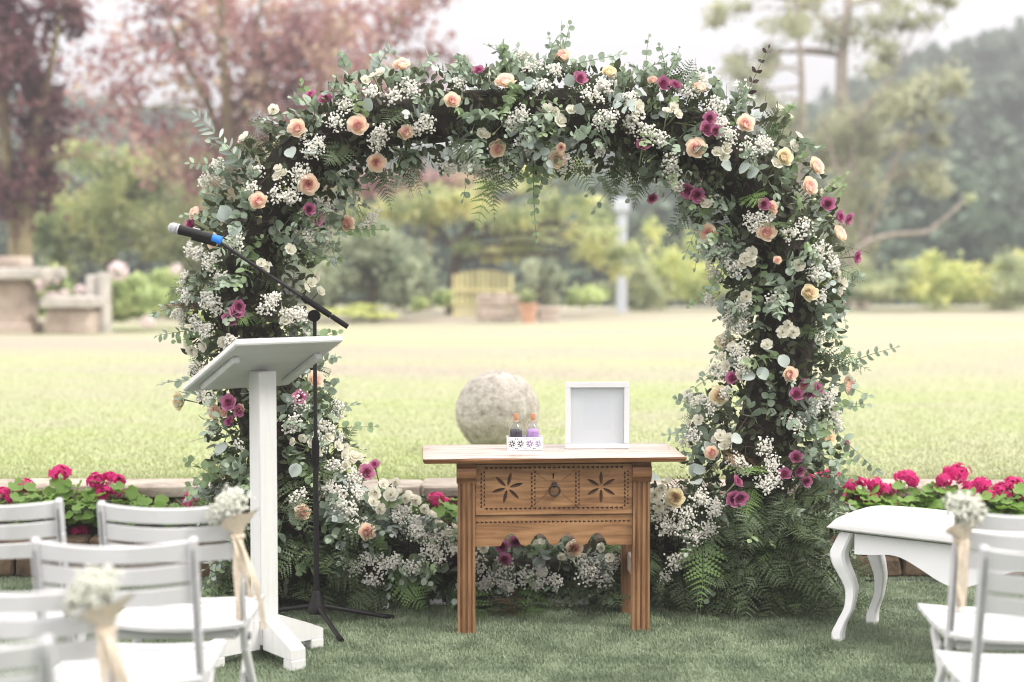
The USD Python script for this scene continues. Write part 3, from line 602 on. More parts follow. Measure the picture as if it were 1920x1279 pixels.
# lichened granite of the ball
mk('ball_granite', {'g': ('texture_coordinate', {}), 'n': ('noise_texture', {'scale': 14.0, 'detail': 9.0, 'roughness': 0.78}), 'n2': ('noise_texture', {'scale': 90.0, 'detail': 4.0, 'roughness': 0.7}),
    'ns': ('math', {'math_type': 'multiply_add', 'value2': 0.55, 'value3': -0.275}), 'su': ('math', {'math_type': 'add'}),
    'r': ('rgb_ramp', {'ramp': [(0.28, (0.11, 0.095, 0.075)), (0.40, (0.26, 0.235, 0.20)), (0.52, (0.38, 0.355, 0.315)), (0.64, (0.48, 0.455, 0.41)), (0.78, (0.58, 0.56, 0.515))]}),
    'b': ('bump', {'strength': 0.8, 'distance': 0.01}), 'p': ('principled_bsdf', {'roughness': 0.92, 'specular_ior_level': 0.2})},
   [('g.object', 'n.vector'), ('g.object', 'n2.vector'), ('n2.fac', 'ns.value1'), ('n.fac', 'su.value1'), ('ns.value', 'su.value2'), ('su.value', 'r.fac'), ('r.color', 'p.base_color'), ('su.value', 'b.height'), ('b.normal', 'p.normal')])

def T3(R, t): A = np.eye(4); A[:3, :3] = R; A[:3, 3] = t; return A
def extr(poly, d): return trimesh.creation.extrude_polygon(poly, d, engine='earcut')
def to_m3(m): return m3.Manifold(m3.Mesh(np.asarray(m.vertices, np.float32), np.asarray(m.faces, np.uint32)))

# ------------------------------------------------------------------ stone ball on the lawn
Yb = 9.1
C = atY(933, 772, Yb); R = 79 * Yb / FPX
s = trimesh.creation.icosphere(5, R); v = np.array(s.vertices)
v *= (1 + 0.035 * (meshkit.fbm(v * 7 + 5, 3, 2) - 0.5) + 0.03 * (meshkit.fbm(v * 26, 3, 9) - 0.5) + 0.012 * (meshkit.noise(v * 70) - .5))[:, None]
v[:, 2] *= 0.985
o = np.array([C[0], Yb, C[2] - R])
t = thing('stone_ball', 'large rough granite ball resting on the lawn behind the carved table', 'stone ball', o)
obj('ball', (v + [0, 0, R], s.faces), 'ball_granite', t, smooth=True)

# ------------------------------------------------------------------ carved table
YAW = math.radians(3.6)
T0 = np.array([atZ(1042, 868, 0.765)[0], 6.13, 0.0])          # middle of the front edge, on the ground
wid = Rz(YAW)
tab = thing('carved_table', 'antique brown wooden table with carved drawer and scalloped apron on the green turf', 'table', T0, YAW)
HT, TW, TD = 0.788, 1.15, 0.50
# top: worn plank with wavy edges
nx, ny = 60, 14
xs, ys = np.linspace(-TW / 2, TW / 2, nx), np.linspace(0, TD, ny)
def top_sheet(z, wob, ins):
    X, Y = np.meshgrid(xs, ys); X, Y = X * (1 - 2 * ins / TW), Y * (1 - 2 * ins / TD) + ins
    e = np.minimum(Y, TD - Y); ex = TW / 2 - np.abs(X)
    edge = np.exp(-np.minimum(e, ex) / 0.02)
    nz = meshkit.noise(np.stack([X * 9, Y * 9, 0 * X], -1)) - .5
    Y = Y + wob * 0.012 * nz * np.where(Y < .1, 1, 0); 
    return np.stack([X, Y, z - 0.006 * edge * wob + wob * 0.002 * nz], -1).reshape(-1, 3)
up, lo = top_sheet(HT, 1, 0.002), top_sheet(HT - 0.027, 0, 0.008); mid = top_sheet(HT - 0.012, 0, 0.0)
i = (np.arange(ny - 1)[:, None] * nx + np.arange(nx - 1)).ravel()
ft = np.vstack([np.stack([i, i + 1, i + nx + 1], 1), np.stack([i, i + nx + 1, i + nx], 1)])
ring = np.r_[np.arange(nx), (np.arange(1, ny) * nx + nx - 1), (ny - 1) * nx + np.arange(nx - 2, -1, -1), np.arange(ny - 2, 0, -1) * nx]
m = MB(); m.add(up, ft); obj('tabletop', m, 'oak_top', tab, smooth=30)
def band(a, b):
    k = len(ring); v = np.vstack([a[ring], b[ring]]); j = np.arange(k); j2 = (j + 1) % k
    return v, np.vstack([np.stack([j2, j, k + j], 1), np.stack([j2, k + j, k + j2], 1)])
m = MB(); m.add(*band(up, mid)); m.add(*band(mid, lo)); m.add(lo, ft[:, ::-1]); obj('tabletop_edge', m, 'oak_edge', tab, smooth=30)
# legs: front ones fluted, each under a scrolled block
LX, LW, LD = 0.385, 0.074, 0.058
def fluted(w, d, h, n=3):
    pts = [(-w / 2, d), (-w / 2, 0.0)]
    for k in range(n):
        c = -w / 2 + (k + 0.5 + 0.15) * w / (n + 0.3); hw = w / (n + 0.3) * 0.26
        pts += [(c - hw, 0.0), (c - hw * .55, 0.008), (c + hw * .55, 0.008), (c + hw, 0.0)]
    pts += [(w / 2, 0.0), (w / 2, d)]
    return extr(Polygon(pts), h)
for sx in (-1, 1):
    L = fluted(LW, LD, 0.668); v = np.array(L.vertices)
    tp_ = v[:, 2] / 0.668; v[:, 0] *= (1.05 - 0.05 * tp_)
    v[:, :2] += [sx * LX, 0.052]
    obj('leg', (v, L.faces), 'oak_z', tab, smooth=25)
    # scrolled block at the head of the leg
    prof = Polygon([(0.050, .762), (0.050, .742), (0.036, .735), (0.030, .715), (0.034, .695), (0.046, .682), (0.052, .668), (0.112, .668), (0.112, .762)])
    b = extr(prof, 0.084); bv = np.array(b.vertices)                       # (y, z, x)
    bv = np.stack([bv[:, 2] - 0.042 + sx * LX, bv[:, 0], bv[:, 1] - 0.001], 1)
    obj('leg_block', (bv, b.faces[:, ::-1] if False else b.faces), 'oak_edge', tab, smooth=30)
    mb = MB(); mb.box((sx * (LX - 0.012), TD - 0.115, 0.38), (0.060, 0.058, 0.76), 0.005); obj('rear_leg', mb, 'oak_z', tab)
    mb = MB(); mb.box((sx * (LX + 0.004), 0.245, 0.665), (0.026, 0.262, 0.19), 0.004); obj('side_panel', mb, 'oak_x', tab)
    mb = MB(); mb.box((sx * (LX - 0.004), 0.245, 0.255), (0.030, 0.262, 0.085), 0.005); obj('side_stretcher', mb, 'oak_top', tab)
# drawer front with carved work
DW, DZ0, DZ1, DY = 0.690, 0.528, 0.748, 0.058
dw = m3.Manifold.cube((DW, 0.024, DZ1 - DZ0)).translate((-DW / 2, DY, DZ0))
cut = []
def lens_cut(x, z, L, W, a, dep=0.010):
    """boat-shaped chip pointing along a"""
    u = np.array([math.cos(a), math.sin(a)]); n = np.array([-u[1], u[0]]); pts = []
    for k in range(9):
        tt = k / 8; w = W * math.sin(math.pi * tt) ** 0.8 / 2
        for sgn in (-1, 1): q = np.array([x, z]) + u * L * tt + n * w * sgn; pts.append((q[0], DY - 0.0005, q[1])); pts.append((q[0], DY - 0.02, q[1]))
    for tt in (.2, .5, .8): q = np.array([x, z]) + u * L * tt; pts.append((q[0], DY + dep * (1 if tt == .5 else .8), q[1]))
    return m3.Manifold.hull_points(np.array(pts))
def chip(x, z, s, a, dep=0.006):
    pts = []
    for da in (0, 2.45, -2.45):
        q = np.array([x, z]) + s * np.array([math.cos(a + da), math.sin(a + da)]); pts += [(q[0], DY - .0005, q[1]), (q[0], DY - .02, q[1])]
    q = np.array([x, z]) - 0.35 * s * np.array([math.cos(a), math.sin(a)]); pts.append((q[0], DY + dep, q[1]))
    return m3.Manifold.hull_points(np.array(pts))
zc = (DZ0 + DZ1) / 2 + 0.008
for cx, a0 in ((-0.206, 1.33), (0.206, 1.57)):
    for k in range(6): cut.append(lens_cut(cx + .008 * math.cos(a0 + k * math.pi / 3), zc + .008 * math.sin(a0 + k * math.pi / 3), 0.064, 0.0172, a0 + k * math.pi / 3))
for z in (DZ0 + 0.026, DZ1 - 0.014):
    x = -0.300
    while x < 0.30: cut.append(chip(x, z, 0.0112, math.pi if z > zc else math.pi * .98)); x += 0.0212
for x in (-0.318, -0.097, 0.097, 0.313):
    z = DZ0 + 0.038
    while z < DZ1 - 0.025: cut.append(chip(x - .002, z, 0.0098, math.pi / 2)); cut.append(chip(x + 0.012, z + .008, 0.0082, math.pi / 2 - .3)); z += 0.0178
for sx in (-1, 1):
    for sz in (-1, 1):
        for k in range(11): q = 0.03 + k * 0.0056; cut.append(chip(sx * q * 1.28, zc + sz * q * 1.08, 0.0042, math.atan2(sz, sx), .004))
    for k in range(4): cut.append(chip(sx * (0.046 + k * 0.009), zc, 0.0030, 0, .004))
cut.append(m3.Manifold.cylinder(0.03, 0.0052, 0.0052, 14).rotate((90, 0, 0)).translate((-0.004, DY + 0.014, DZ1 - 0.045)))
cut.append(m3.Manifold.cube((0.0055, 0.03, 0.016)).translate((-0.00675, DY - 0.015, DZ1 - 0.063)))
dw = dw - m3.Manifold.batch_boolean(cut, m3.OpType.Add)
mm = dw.to_mesh(); v, f = np.array(mm.vert_properties[:, :3]), np.array(mm.tri_verts)
cen = v[f].mean(1); deep = (cen[:, 1] > DY + 0.0004) & (cen[:, 1] < DY + 0.0195) & (np.abs(cen[:, 0]) < DW / 2 - .002) & (cen[:, 2] > DZ0 + .002) & (cen[:, 2] < DZ1 - .002)
dr = obj('drawer', (v, f[~deep]), 'oak_x', tab)
obj('carving', (v, f[deep]), 'oak_carved', dr, kind='stuff')
mb = MB(); a = np.linspace(0, 2 * np.pi, 25)
mb.tube(np.stack([0.0225 * np.cos(a), 0 * a + DY - 0.011, zc - 0.012 + 0.0225 * np.sin(a)], 1), 0.0046, 8, False); obj('ring_pull', mb, 'iron', dr, smooth=True)
mb = MB(); mb.lathe([(.0001, 0), (.013, 0), (.013, .003), (.006, .005), (.006, .011), (.0001, .012)], 14, (0, DY, zc + 0.013), Rx(math.pi / 2)); obj('ring_boss', mb, 'iron', dr, smooth=40)
# frame around the drawer, lower rail and scalloped apron
mb = MB(); mb.box((0, 0.076, 0.757), (0.692, 0.030, 0.014)); mb.box((0, 0.079, 0.5245), (0.692, 0.03, 0.006)); obj('drawer_frame', mb, 'oak_edge', tab)
pts = [(-.346, .5205), (-.346, .388), (-.236, .388)]
for k, cx in enumerate((-.190, -.063, .060, .190)):
    hw = 0.0425
    for q in np.linspace(-1, 1, 15):
        pts.append((cx + q * hw, .392 + 0.050 * (math.cos(q * math.pi / 2) ** 0.75) + (0.003 if abs(q) > .97 else 0)))
    if k < 3: pts.append((cx + 0.0635, .386))
pts += [(.236, .388), (.346, .388), (.346, .5205)]
ap = extr(Polygon(pts).buffer(0), 0.024); av = np.array(ap.vertices); av = np.stack([av[:, 0], av[:, 2] + 0.066, av[:, 1]], 1)
DYS = DY; am = to_m3(trimesh.Trimesh(av, ap.faces[:, ::-1], process=True)); am = am if am.volume() > 0 else to_m3(trimesh.Trimesh(av, ap.faces, process=True))
DY = 0.066; cut = []; x = -0.335
while x < 0.335: cut.append(chip(x, .493, 0.0100, 0)); x += 0.0196
am = am - m3.Manifold.batch_boolean(cut, m3.OpType.Add); DY = DYS
mm = am.to_mesh(); v, f = np.array(mm.vert_properties[:, :3]), np.array(mm.tri_verts); cen = v[f].mean(1)
deep = (cen[:, 1] > .0664) & (cen[:, 1] < .074) & (np.abs(cen[:, 2] - .493) < .012) & (np.abs(cen[:, 0]) < .3455)
apn = obj('apron', (v, f[~deep]), 'oak_x', tab); obj('carving', (v, f[deep]), 'oak_carved', apn, kind='stuff')
mb = MB(); mb.box((0, TD - 0.10, 0.665), (0.70, 0.022, 0.19)); mb.box((0, TD / 2, .52), (.70, TD - .24, .012)); obj('carcass', mb, 'oak_x', tab)
def on_table(px, py, dy=0.0):
    p = atZ(px, py, HT); return p

# picture frame standing on the table
p = on_table(1120, 842); FW, FH = 0.288, 0.300
fr = thing('picture_frame', 'empty white box frame with pale mount standing on the carved table', 'picture frame', (p[0], p[1] + .0, HT + 0.001), math.radians(1.5))
b = 0.022
for (cx, cz, w, h) in ((0, b / 2, FW, b), (0, FH - b / 2, FW, b), (-(FW - b) / 2, FH / 2, b, FH - 2 * b - .001), ((FW - b) / 2, FH / 2, b, FH - 2 * b - .001)):
    mb = MB(); mb.box((cx, 0.021, cz), (w, 0.042, h), 0.0015); obj('frame_rail', mb, 'frame_white', fr)
iw, ih = FW - 2 * b, FH - 2 * b
def ringbox(w, h, w2, h2, y0, y1, cz):
    a = Polygon([(-w / 2, -h / 2), (w / 2, -h / 2), (w / 2, h / 2), (-w / 2, h / 2)]).difference(Polygon([(-w2 / 2, -h2 / 2), (w2 / 2, -h2 / 2), (w2 / 2, h2 / 2), (-w2 / 2, h2 / 2)]))
    e = extr(a, y1 - y0); v = np.array(e.vertices); return np.stack([v[:, 0], y1 - v[:, 2], v[:, 1] + cz], 1), e.faces
obj('mount', ringbox(iw - .001, ih - .001, 0.155, 0.165, 0.0180, 0.0186, FH / 2), 'mat_board', fr)
obj('inner_mount', ringbox(0.17, 0.18, 0.125, 0.135, 0.0189, 0.0195, FH / 2), 'mat_board', fr)
mb = MB(); mb.box((0, 0.0215, FH / 2), (iw - .001, 0.004, ih - .001)); obj('backing', mb, 'mat_inner', fr)
mb = MB(); mb.add([[-iw / 2, .008, FH / 2 - ih / 2], [iw / 2, .008, FH / 2 - ih / 2], [iw / 2, .008, FH / 2 + ih / 2], [-iw / 2, .008, FH / 2 + ih / 2]], [[0, 1, 2], [0, 2, 3]]); obj('pane', mb, 'glass', fr)

# openwork holder and two corked bottles
p = on_table(985, 845); HW, HD, HH = 0.160, 0.078, 0.060
hold = thing('bottle_holder', 'small white openwork metal holder on the carved table', 'holder', (p[0], p[1], HT + 0.001), math.radians(3))
def fili(w, h):
    P = Polygon([(0, 0), (w, 0), (w, h), (0, h)]); holes = []
    n = max(1, round(w / 0.04)); cw = w / n
    for k in range(n):
        cx, cy = (k + .5) * cw, h / 2
        for a in range(6):
            t_ = a * math.pi / 3 + .26
            e = Point(0, 0).buffer(1, 8); from shapely import affinity as af
            e = af.rotate(af.scale(e, .0064, .0036), math.degrees(t_), origin=(0, 0)); holes.append(af.translate(e, cx + .0098 * math.cos(t_), cy + .0098 * math.sin(t_)))
            t2 = t_ + math.pi / 6; holes.append(Point(cx + .0158 * math.cos(t2), cy + .0175 * math.sin(t2)).buffer(.0024, 6))
        for sx, sy in ((-1, -1), (-1, 1), (1, -1), (1, 1)): holes.append(Point(cx + sx * cw * .40, cy + sy * h * .36).buffer(.0030, 6))
    g = P.difference(unary_union(holes)); return max(g.geoms, key=lambda q: q.area) if hasattr(g, 'geoms') else g
def plate(w, h, th, R, t): e = extr(fili(w, h), th); v = np.array(e.vertices) @ R.T + t; return v, e.faces
Rf = np.array([[1, 0, 0], [0, 0, -1], [0, 1, 0]], float)
Rs = np.array([[0, 0, -1], [1, 0, 0], [0, 1, 0]], float)
obj('front_plate', plate(HW, HH, .0015, Rf, (-HW / 2, 0, 0)), 'metal_white', hold); obj('rear_plate', plate(HW, HH, .0015, Rf, (-HW / 2, HD, 0)), 'metal_white', hold)
for sx in (-1, 1): obj('end_plate', plate(HD - .004, HH, .0015, Rs, (sx * (HW / 2 - .001), .001, 0)), 'metal_white', hold)
mb = MB(); mb.box((0, HD / 2, 0.0025), (HW - .006, HD - .006, .003)); obj('tray', mb, 'metal_white', hold)
for px_, sand, lab in ((968, 'sand_dark', 'corked glass bottle of dark grey sand in the white holder'), (1000, 'sand_lilac', 'corked glass bottle of lilac sand in the white holder')):
    q = on_table(px_, 845); loc = (q[0] - .002, q[1] + HD / 2 + .002 * (px_ > 980), HT + .0055)
    bt = thing('sand_bottle', lab, 'bottle', loc, group=None)
    mb = MB(); mb.lathe([(.0001, .001), (.029, .001), (.031, .004), (.031, .078), (.028, .093), (.019, .108), (.0125, .117), (.012, .133), (.0145, .135), (.0145, .139), (.011, .139)], 28); obj('glass_body', mb, 'glass', bt, smooth=40)
    mb = MB(); zs = .083; mb.lathe([(.0001, .004), (.0292, .004), (.0292, zs - .004), (.020, zs + .004), (.008, zs), (.0001, zs + .003)], 24); obj('sand', mb, sand, bt, smooth=40)
    mb = MB(); mb.lathe([(.0001, .122), (.0100, .122), (.0122, .154), (.0110, .156), (.0001, .156)], 18); obj('cork', mb, 'cork', bt, smooth=40)
    mb = MB(); a = np.linspace(0, 4 * np.pi, 40); mb.tube(np.stack([.0138 * np.cos(a), .0138 * np.sin(a), .121 + a * .0004], 1), .0012, 5)
    for s_ in (-1, 1):
        tt = np.linspace(0, 1, 9); mb.tube(np.stack([.013 * s_ + s_ * .020 * tt, -.006 - .008 * np.sin(tt * 3), .121 + .014 * np.sin(tt * 4.5) - .016 * tt], 1), .0011, 5)
    obj('twine_bow', mb, 'twine', bt)

# ------------------------------------------------------------------ lectern
TH = math.radians(40); LZ = atZ(497, 1232, 0.0)
lect = thing('lectern', 'white wooden lectern with slanted top on a four footed post, left of the table', 'lectern', LZ, TH)
PH = 1.185; tilt = math.radians(25); dep, wdt, th = 0.50, 0.49, 0.026
mb = MB(); mb.box((0, 0, (PH + .062) / 2), (0.083, 0.083, PH - .062), 0.004); obj('post', mb, 'white_wood', lect)
# local y: away (downhill), local x: along the high edge
Rt = Rx(-tilt); zt = PH + 0.018
mb = MB(); v, f = rbox((wdt, dep, th), 0.006); mb.add(v @ Rt.T + [0, 0.0, zt + .012], f); obj('slanted_top', mb, 'white_wood_top', lect)
for sx in (-1, 1):
    mb = MB(); v, f = rbox((0.035, 0.30, 0.026), 0.006); mb.add((v + [sx * (wdt / 2 - .055), 0.02, -th / 2 - .0135]) @ Rt.T + [0, 0.0, zt + .012], f); obj('batten', mb, 'white_wood', lect)
mb = MB(); v, f = rbox((wdt - .1, 0.018, 0.022), 0.004); mb.add((v + [0, dep / 2 - .02, th / 2 + .0112]) @ Rt.T + [0, 0, zt + .012], f); obj('book_ledge', mb, 'white_wood', lect)
for k in range(4):
    a = k * math.pi / 2 - math.pi / 2
    pr = Polygon([(.042, .045), (.262, .045), (.262, .085), (.235, .098), (.070, .165), (.042, .165)])
    e = extr(pr, 0.066); v = np.array(e.vertices); v = np.stack([v[:, 0], v[:, 2] - .033, v[:, 1]], 1) @ Rz(a).T
    ft_ = obj('foot', (v, e.faces[:, ::-1]), 'white_wood', lect)
    mb = MB(); v, f = rbox((0.062, 0.070, 0.044), .004); mb.add((v + [.233, 0, .0222]) @ Rz(a).T, f); obj('foot_pad', mb, 'white_wood', ft_)
# dark glasses case lying at the high edge of the lectern
q = np.array(LZ) + Rz(TH) @ (Rt @ np.array([0.02, -0.185, th / 2]) + np.array([0, 0, zt + .012]))
cs = trimesh.creation.icosphere(3, 1.0); v = np.array(cs.vertices) * [0.085, .034, .017]; v[:, 2] = np.where(v[:, 2] < -.008, -.008, v[:, 2])
case = thing('glasses_case', 'small black case lying on the high edge of the white lectern', 'case', q, TH)
v1 = v + [0, 0, .009]; lo_ = np.minimum(v1[:, 2], .0085)
obj('case_shell', (v1 @ Rt.T, cs.faces), 'black_rubber', case, smooth=True)
mb = MB(); a = np.linspace(0, 2 * np.pi, 33); mb.tube(np.stack([.0855 * np.cos(a), .0345 * np.sin(a), 0 * a + .009], 1) @ Rt.T, .0014, 5, False); obj('seam', mb, 'black_metal', case)

# ------------------------------------------------------------------ microphone stand
S0 = atZ(594, 1172, 0.0)
st = thing('microphone_stand', 'black tripod boom microphone stand between the lectern and the arch', 'microphone stand', S0)
mb = MB(); mb.lathe([(.0001, .055), (.036, .055), (.041, .062), (.041, .078), (.036, .086), (.019, .150), (.015, .156), (.0001, .156)], 20); obj('hub', mb, 'black_metal', st, smooth=35)
for ang in (-1.13, .25, 2.6):
    d = np.array([math.cos(ang), math.sin(ang), 0]); mb = MB(); mb.tube([d * .03 + [0, 0, .085], d * .325 + [0, 0, .018]], .0105, 10); lg = obj('leg', mb, 'black_metal', st, smooth=40)
    mb = MB(); mb.tube([d * .315 + [0, 0, .018], d * .352 + [0, 0, .0125]], [.013, .012], 10); obj('rubber_foot', mb, 'black_rubber', lg, smooth=40)
zj = atY(592, 592, S0[1])[2]
z1, z2 = atY(592, 872, S0[1])[2], atY(592, 820, S0[1])[2]
mb = MB(); mb.tube([(0, 0, .15), (0, 0, z1)], .0125, 12); obj('lower_tube', mb, 'black_metal', st, smooth=40)
mb = MB(); mb.lathe([(.0001, z1 - .005), (.015, z1 - .005), (.017, z1 + .01), (.017, z2 - .02), (.012, z2), (.0001, z2)], 14); obj('clutch', mb, 'black_rubber', st, smooth=40)
mb = MB(); mb.tube([(0, 0, z2 - .01), (0, 0, zj - .02)], .0088, 12); obj('upper_tube', mb, 'black_metal', st, smooth=40)
yb = -0.045
def SL(px, py): return atY(px, py, S0[1] + yb) - S0
A, B = SL(652, 613), SL(408, 452); u = unit(B - A)
mb = MB(); v, f = lathe([(.0001, -.020), (.024, -.020), (.027, -.014), (.027, .014), (.024, .020), (.0001, .020)], 22); mb.add(v @ Rx(math.pi / 2).T + [0, -.012, zj], f); obj('joint', mb, 'black_rubber', st, smooth=35)
mb = MB(); mb.tube([A, B], .0078, 12); obj('boom', mb, 'black_metal', st, smooth=40)
mb = MB(); mb.tube([A, A + u * .085], .0115, 12); obj('counter_grip', mb, 'black_rubber', st, smooth=40)
J = SL(594, 573); w = (J - A) @ u; mb = MB(); mb.tube([A + u * (w - .075), A + u * (w + .075)], [.0135, .0135], 14); obj('boom_clamp', mb, 'black_rubber', st, smooth=40)
K = SL(510, 512); mb = MB(); mb.lathe([(.0001, -.014), (.010, -.014), (.010, .012), (.007, .016), (.0001, .016)], 12, K + [0, 0, .014]); obj('boom_knob', mb, 'black_rubber', st, smooth=40)
# microphone in its clip
Mh, Mt = SL(326, 428), SL(410, 450); um = unit(Mt - Mh); Bm = basis([um], [[0, 0, 1.0]])[0]; Rm = np.stack([Bm[:, 0], Bm[:, 2], Bm[:, 1]], 1)  # z along the body
if np.linalg.det(Rm) < 0: Rm[:, 0] *= -1
LM = np.linalg.norm(Mt - Mh)
mb = MB(); mb.tube([B - u * .0 , B + u * .02], .012, 10); mb.tube([Mh + um * LM * .42 + [0, 0, -.012], Mh + um * LM * .95 + [0, 0, -.016]], [.019, .016], 12); mb.tube([B + u * .01, Mh + um * LM * .85 + [0, 0, -.022]], .009, 8); obj('clip', mb, 'black_rubber', st, smooth=40)
mic = thing('microphone', 'black handheld microphone with silver grille and blue end band held on the boom', 'microphone', S0 + Mh)
def ml(prof, seg=22): v, f = lathe(prof, seg); return v @ Rm.T, f
obj('grille', ml([(.0001, -.027), (.010, -.025), (.019, -.018), (.0245, -.006), (.025, .006), (.022, .016), (.0001, .017)]), 'mic_grille', mic, smooth=True)
obj('collar', ml([(.0001, .0165), (.0255, .0165), (.0255, .024), (.0001, .024)]), 'mic_grille', mic, smooth=40)
obj('handle', ml([(.0001, .024), (.0235, .024), (.0215, .05), (.0195, LM * .86), (.0001, LM * .86)]), 'mic_body', mic, smooth=40)
obj('blue_band', ml([(.0001, LM * .86 + .0005), (.0200, LM * .86 + .0005), (.0195, LM + .01), (.016, LM + .014), (.0001, LM + .014)]), 'blue_tape', mic, smooth=40)
mb = MB(); v, f = rbox((.012, .008, .035), .003); mb.add((v + [0, .022 if Rm[2, 1] > 0 else -.022, LM * .48]) @ Rm.T, f); obj('switch', mb, 'mic_grille', mic)

# ------------------------------------------------------------------ upholstered bench on cabriole legs, right
BA = math.radians(-37); B0 = atZ(1568, 1200, 0.0) + np.array([0.03, 0.0, 0])
bench = thing('upholstered_bench', 'white lacquered bench with padded leather seat and curved legs at the right', 'bench', B0, BA)
BL, BD, BH = 0.97, 0.33, 0.475
def cabriole(dx, dy):
    h = np.array([0, .03, .08, .15, .22, .29, .34, .38, .42, BH]); out = np.array([.030, .030, .018, -.006, -.012, .006, .024, .030, .020, .0]); r = np.array([.026, .026, .021, .021, .026, .033, .036, .036, .034, .032])
    s = spline(np.stack([out, 0 * out, h, r], 1), 30); mb = MB(); V = []
    D = unit(np.array([dx, dy, 0.0]))
    for o_, _, z, rr in s:
        c = D * o_ * 1.3
        rr = rr * 0.94
        b_ = rr * .25
        V += [(c[0] + a * rr, c[1] + bb * rr, z) for a, bb in ((-1, -.7), (-.7, -1), (.7, -1), (1, -.7), (1, .7), (.7, 1), (-.7, 1), (-1, .7))]
    V = np.array(V); n = len(s); k = np.arange(8); k2 = (k + 1) % 8; F = []
    for i in range(n - 1): F += [np.stack([i * 8 + k, i * 8 + k2, (i + 1) * 8 + k2], 1), np.stack([i * 8 + k, (i + 1) * 8 + k2, (i + 1) * 8 + k], 1)]
    F.append(np.array([[0, i + 1, i] for i in range(1, 7)])); F.append(np.array([[(n - 1) * 8, (n - 1) * 8 + i, (n - 1) * 8 + i + 1] for i in range(1, 7)]))
    return V, np.vstack(F)
for (x, y, dx, dy) in ((.02, 0, -1, -.55), (.02, BD, -1, .55), (BL, 0, 1, -.55), (BL, BD, 1, .55)):
    v, f = cabriole(dx, dy); obj('leg', (v + [x, y, 0], f), 'white_lacquer', bench, smooth=35)
def wavy(L, deep, zt, n=40):
    q = np.linspace(0, 1, n); bot = .385 - deep * (np.exp(-((q - .5) / .17) ** 2)) + .018 * (np.exp(-((q - .2) / .1) ** 2) + np.exp(-((q - .8) / .1) ** 2))
    return Polygon([(-L / 2, zt)] + [(-L / 2 + L * a, b) for a, b in zip(q, bot)] + [(L / 2, zt)])
for y in (-.022, BD + .002):
    e = extr(wavy(BL - .091, .085, BH - .002), .02); v = np.array(e.vertices); v = np.stack([v[:, 0] + BL / 2 + .01, v[:, 2] + y, v[:, 1]], 1); obj('apron', (v, e.faces[:, ::-1]), 'white_lacquer', bench, smooth=30)
for x in (.0, BL + .004):
    e = extr(wavy(BD - .074, .03, BH - .002), .02); v = np.array(e.vertices); v = np.stack([v[:, 2] + x - .004, v[:, 0] + BD / 2, v[:, 1]], 1); obj('side_apron', (v, e.faces), 'white_lacquer', bench, smooth=30)
nx, ny = 60, 30; q = np.linspace(-1, 1, nx); w = np.linspace(-1, 1, ny); X, Y = np.meshgrid(q, w)
def pad(top):
    sx, sy = np.sign(X) * np.abs(X) ** .9, np.sign(Y) * np.abs(Y) ** .9
    e = (1 - np.abs(X) ** 14) * (1 - np.abs(Y) ** 6)
    z = (np.clip(e, 0, 1) ** .42) * (.048 if top else -.018) + (.024 * (1 - Y ** 2) * (1 - X ** 4) if top else 0)
    return np.stack([X * (BL / 2 + .065) + BL / 2 + .01, Y * (BD / 2 + .065) + BD / 2, z + BH + .020], -1).reshape(-1, 3)
i = (np.arange(ny - 1)[:, None] * nx + np.arange(nx - 1)).ravel(); ft = np.vstack([np.stack([i, i + 1, i + nx + 1], 1), np.stack([i, i + nx + 1, i + nx], 1)])
mb = MB(); mb.add(pad(True), ft); mb.add(pad(False), ft[:, ::-1]); tmm = trimesh.Trimesh(*mb.mesh(), process=False); tmm.merge_vertices(); obj('seat_cushion', (np.array(tmm.vertices), np.array(tmm.faces)), 'white_leather', bench, smooth=True)

# ------------------------------------------------------------------ folding chairs
chair0 = thing('folding_chair', 'white slatted folding chair', 'chair', (0, 0, 0))
CW, CH = 0.455, 0.86
P_top, P_seat, P_foot = np.array([-.235, CH]), np.array([-.125, .40]), np.array([.02, 0.0])   # (y, z) of the side post
def yb_at(z): return np.interp(z, [0, .40, CH], [.06, -.145, -.235])
for sx in (-1, 1):
    mb = MB(); x = sx * (CW / 2 - .011)
    zz = np.array([.36, .45, .6, .75, CH]); pts = np.stack([0 * zz + x, yb_at(zz), zz], 1)
    for a, b in zip(pts[:-1], pts[1:]):
        c = (a + b) / 2; d = b - a; L = np.linalg.norm(d); ang = math.atan2(-d[1], d[2]); v, f = rbox((.022, .030, L + .001), .004); mb.add(v @ Rx(ang).T + c, f)
    po = obj('post', mb, 'chair_post', chair0)
    mb = MB()
    for a, b in ((.46, .83),):
        A_, B_ = np.array([x, yb_at(a) - .0152, a]), np.array([x, yb_at(b) - .0152, b]); d = B_ - A_; ang = math.atan2(-d[1], d[2]); v, f = rbox((.006, .003, np.linalg.norm(d))); mb.add(v @ Rx(ang).T + (A_ + B_) / 2, f)
    obj('slot', mb, 'chair_slot', po)
    # front leg continues the post, rear leg crosses it from the seat front
    for nm, a, b in (('front_leg', (-.128, .37), (.17, .0)), ('rear_leg', (.13, .40), (-.20, .0))):
        mb = MB(); xx = x - sx * (.0 if nm == 'front_leg' else .026)
        A_, B_ = np.array([xx, a[0], a[1]]), np.array([xx, b[0], b[1]]); d = B_ - A_; ang = math.atan2(-d[1], d[2]); v, f = rbox((.022, .036, np.linalg.norm(d)), .004); v = v @ Rx(ang).T + (A_ + B_) / 2; v[:, 2] = np.maximum(v[:, 2], 0); mb.add(v, f)
        obj(nm, mb, 'chair_plastic', chair0)
    mb = MB(); v, f = lathe([(.0001, -.004), (.013, -.004), (.013, .004), (.0001, .004)], 12); mb.add(v @ Ry(math.pi / 2).T + [x + sx * .0145, -.125, .40], f); obj('pivot', mb, 'chair_slot', chair0)
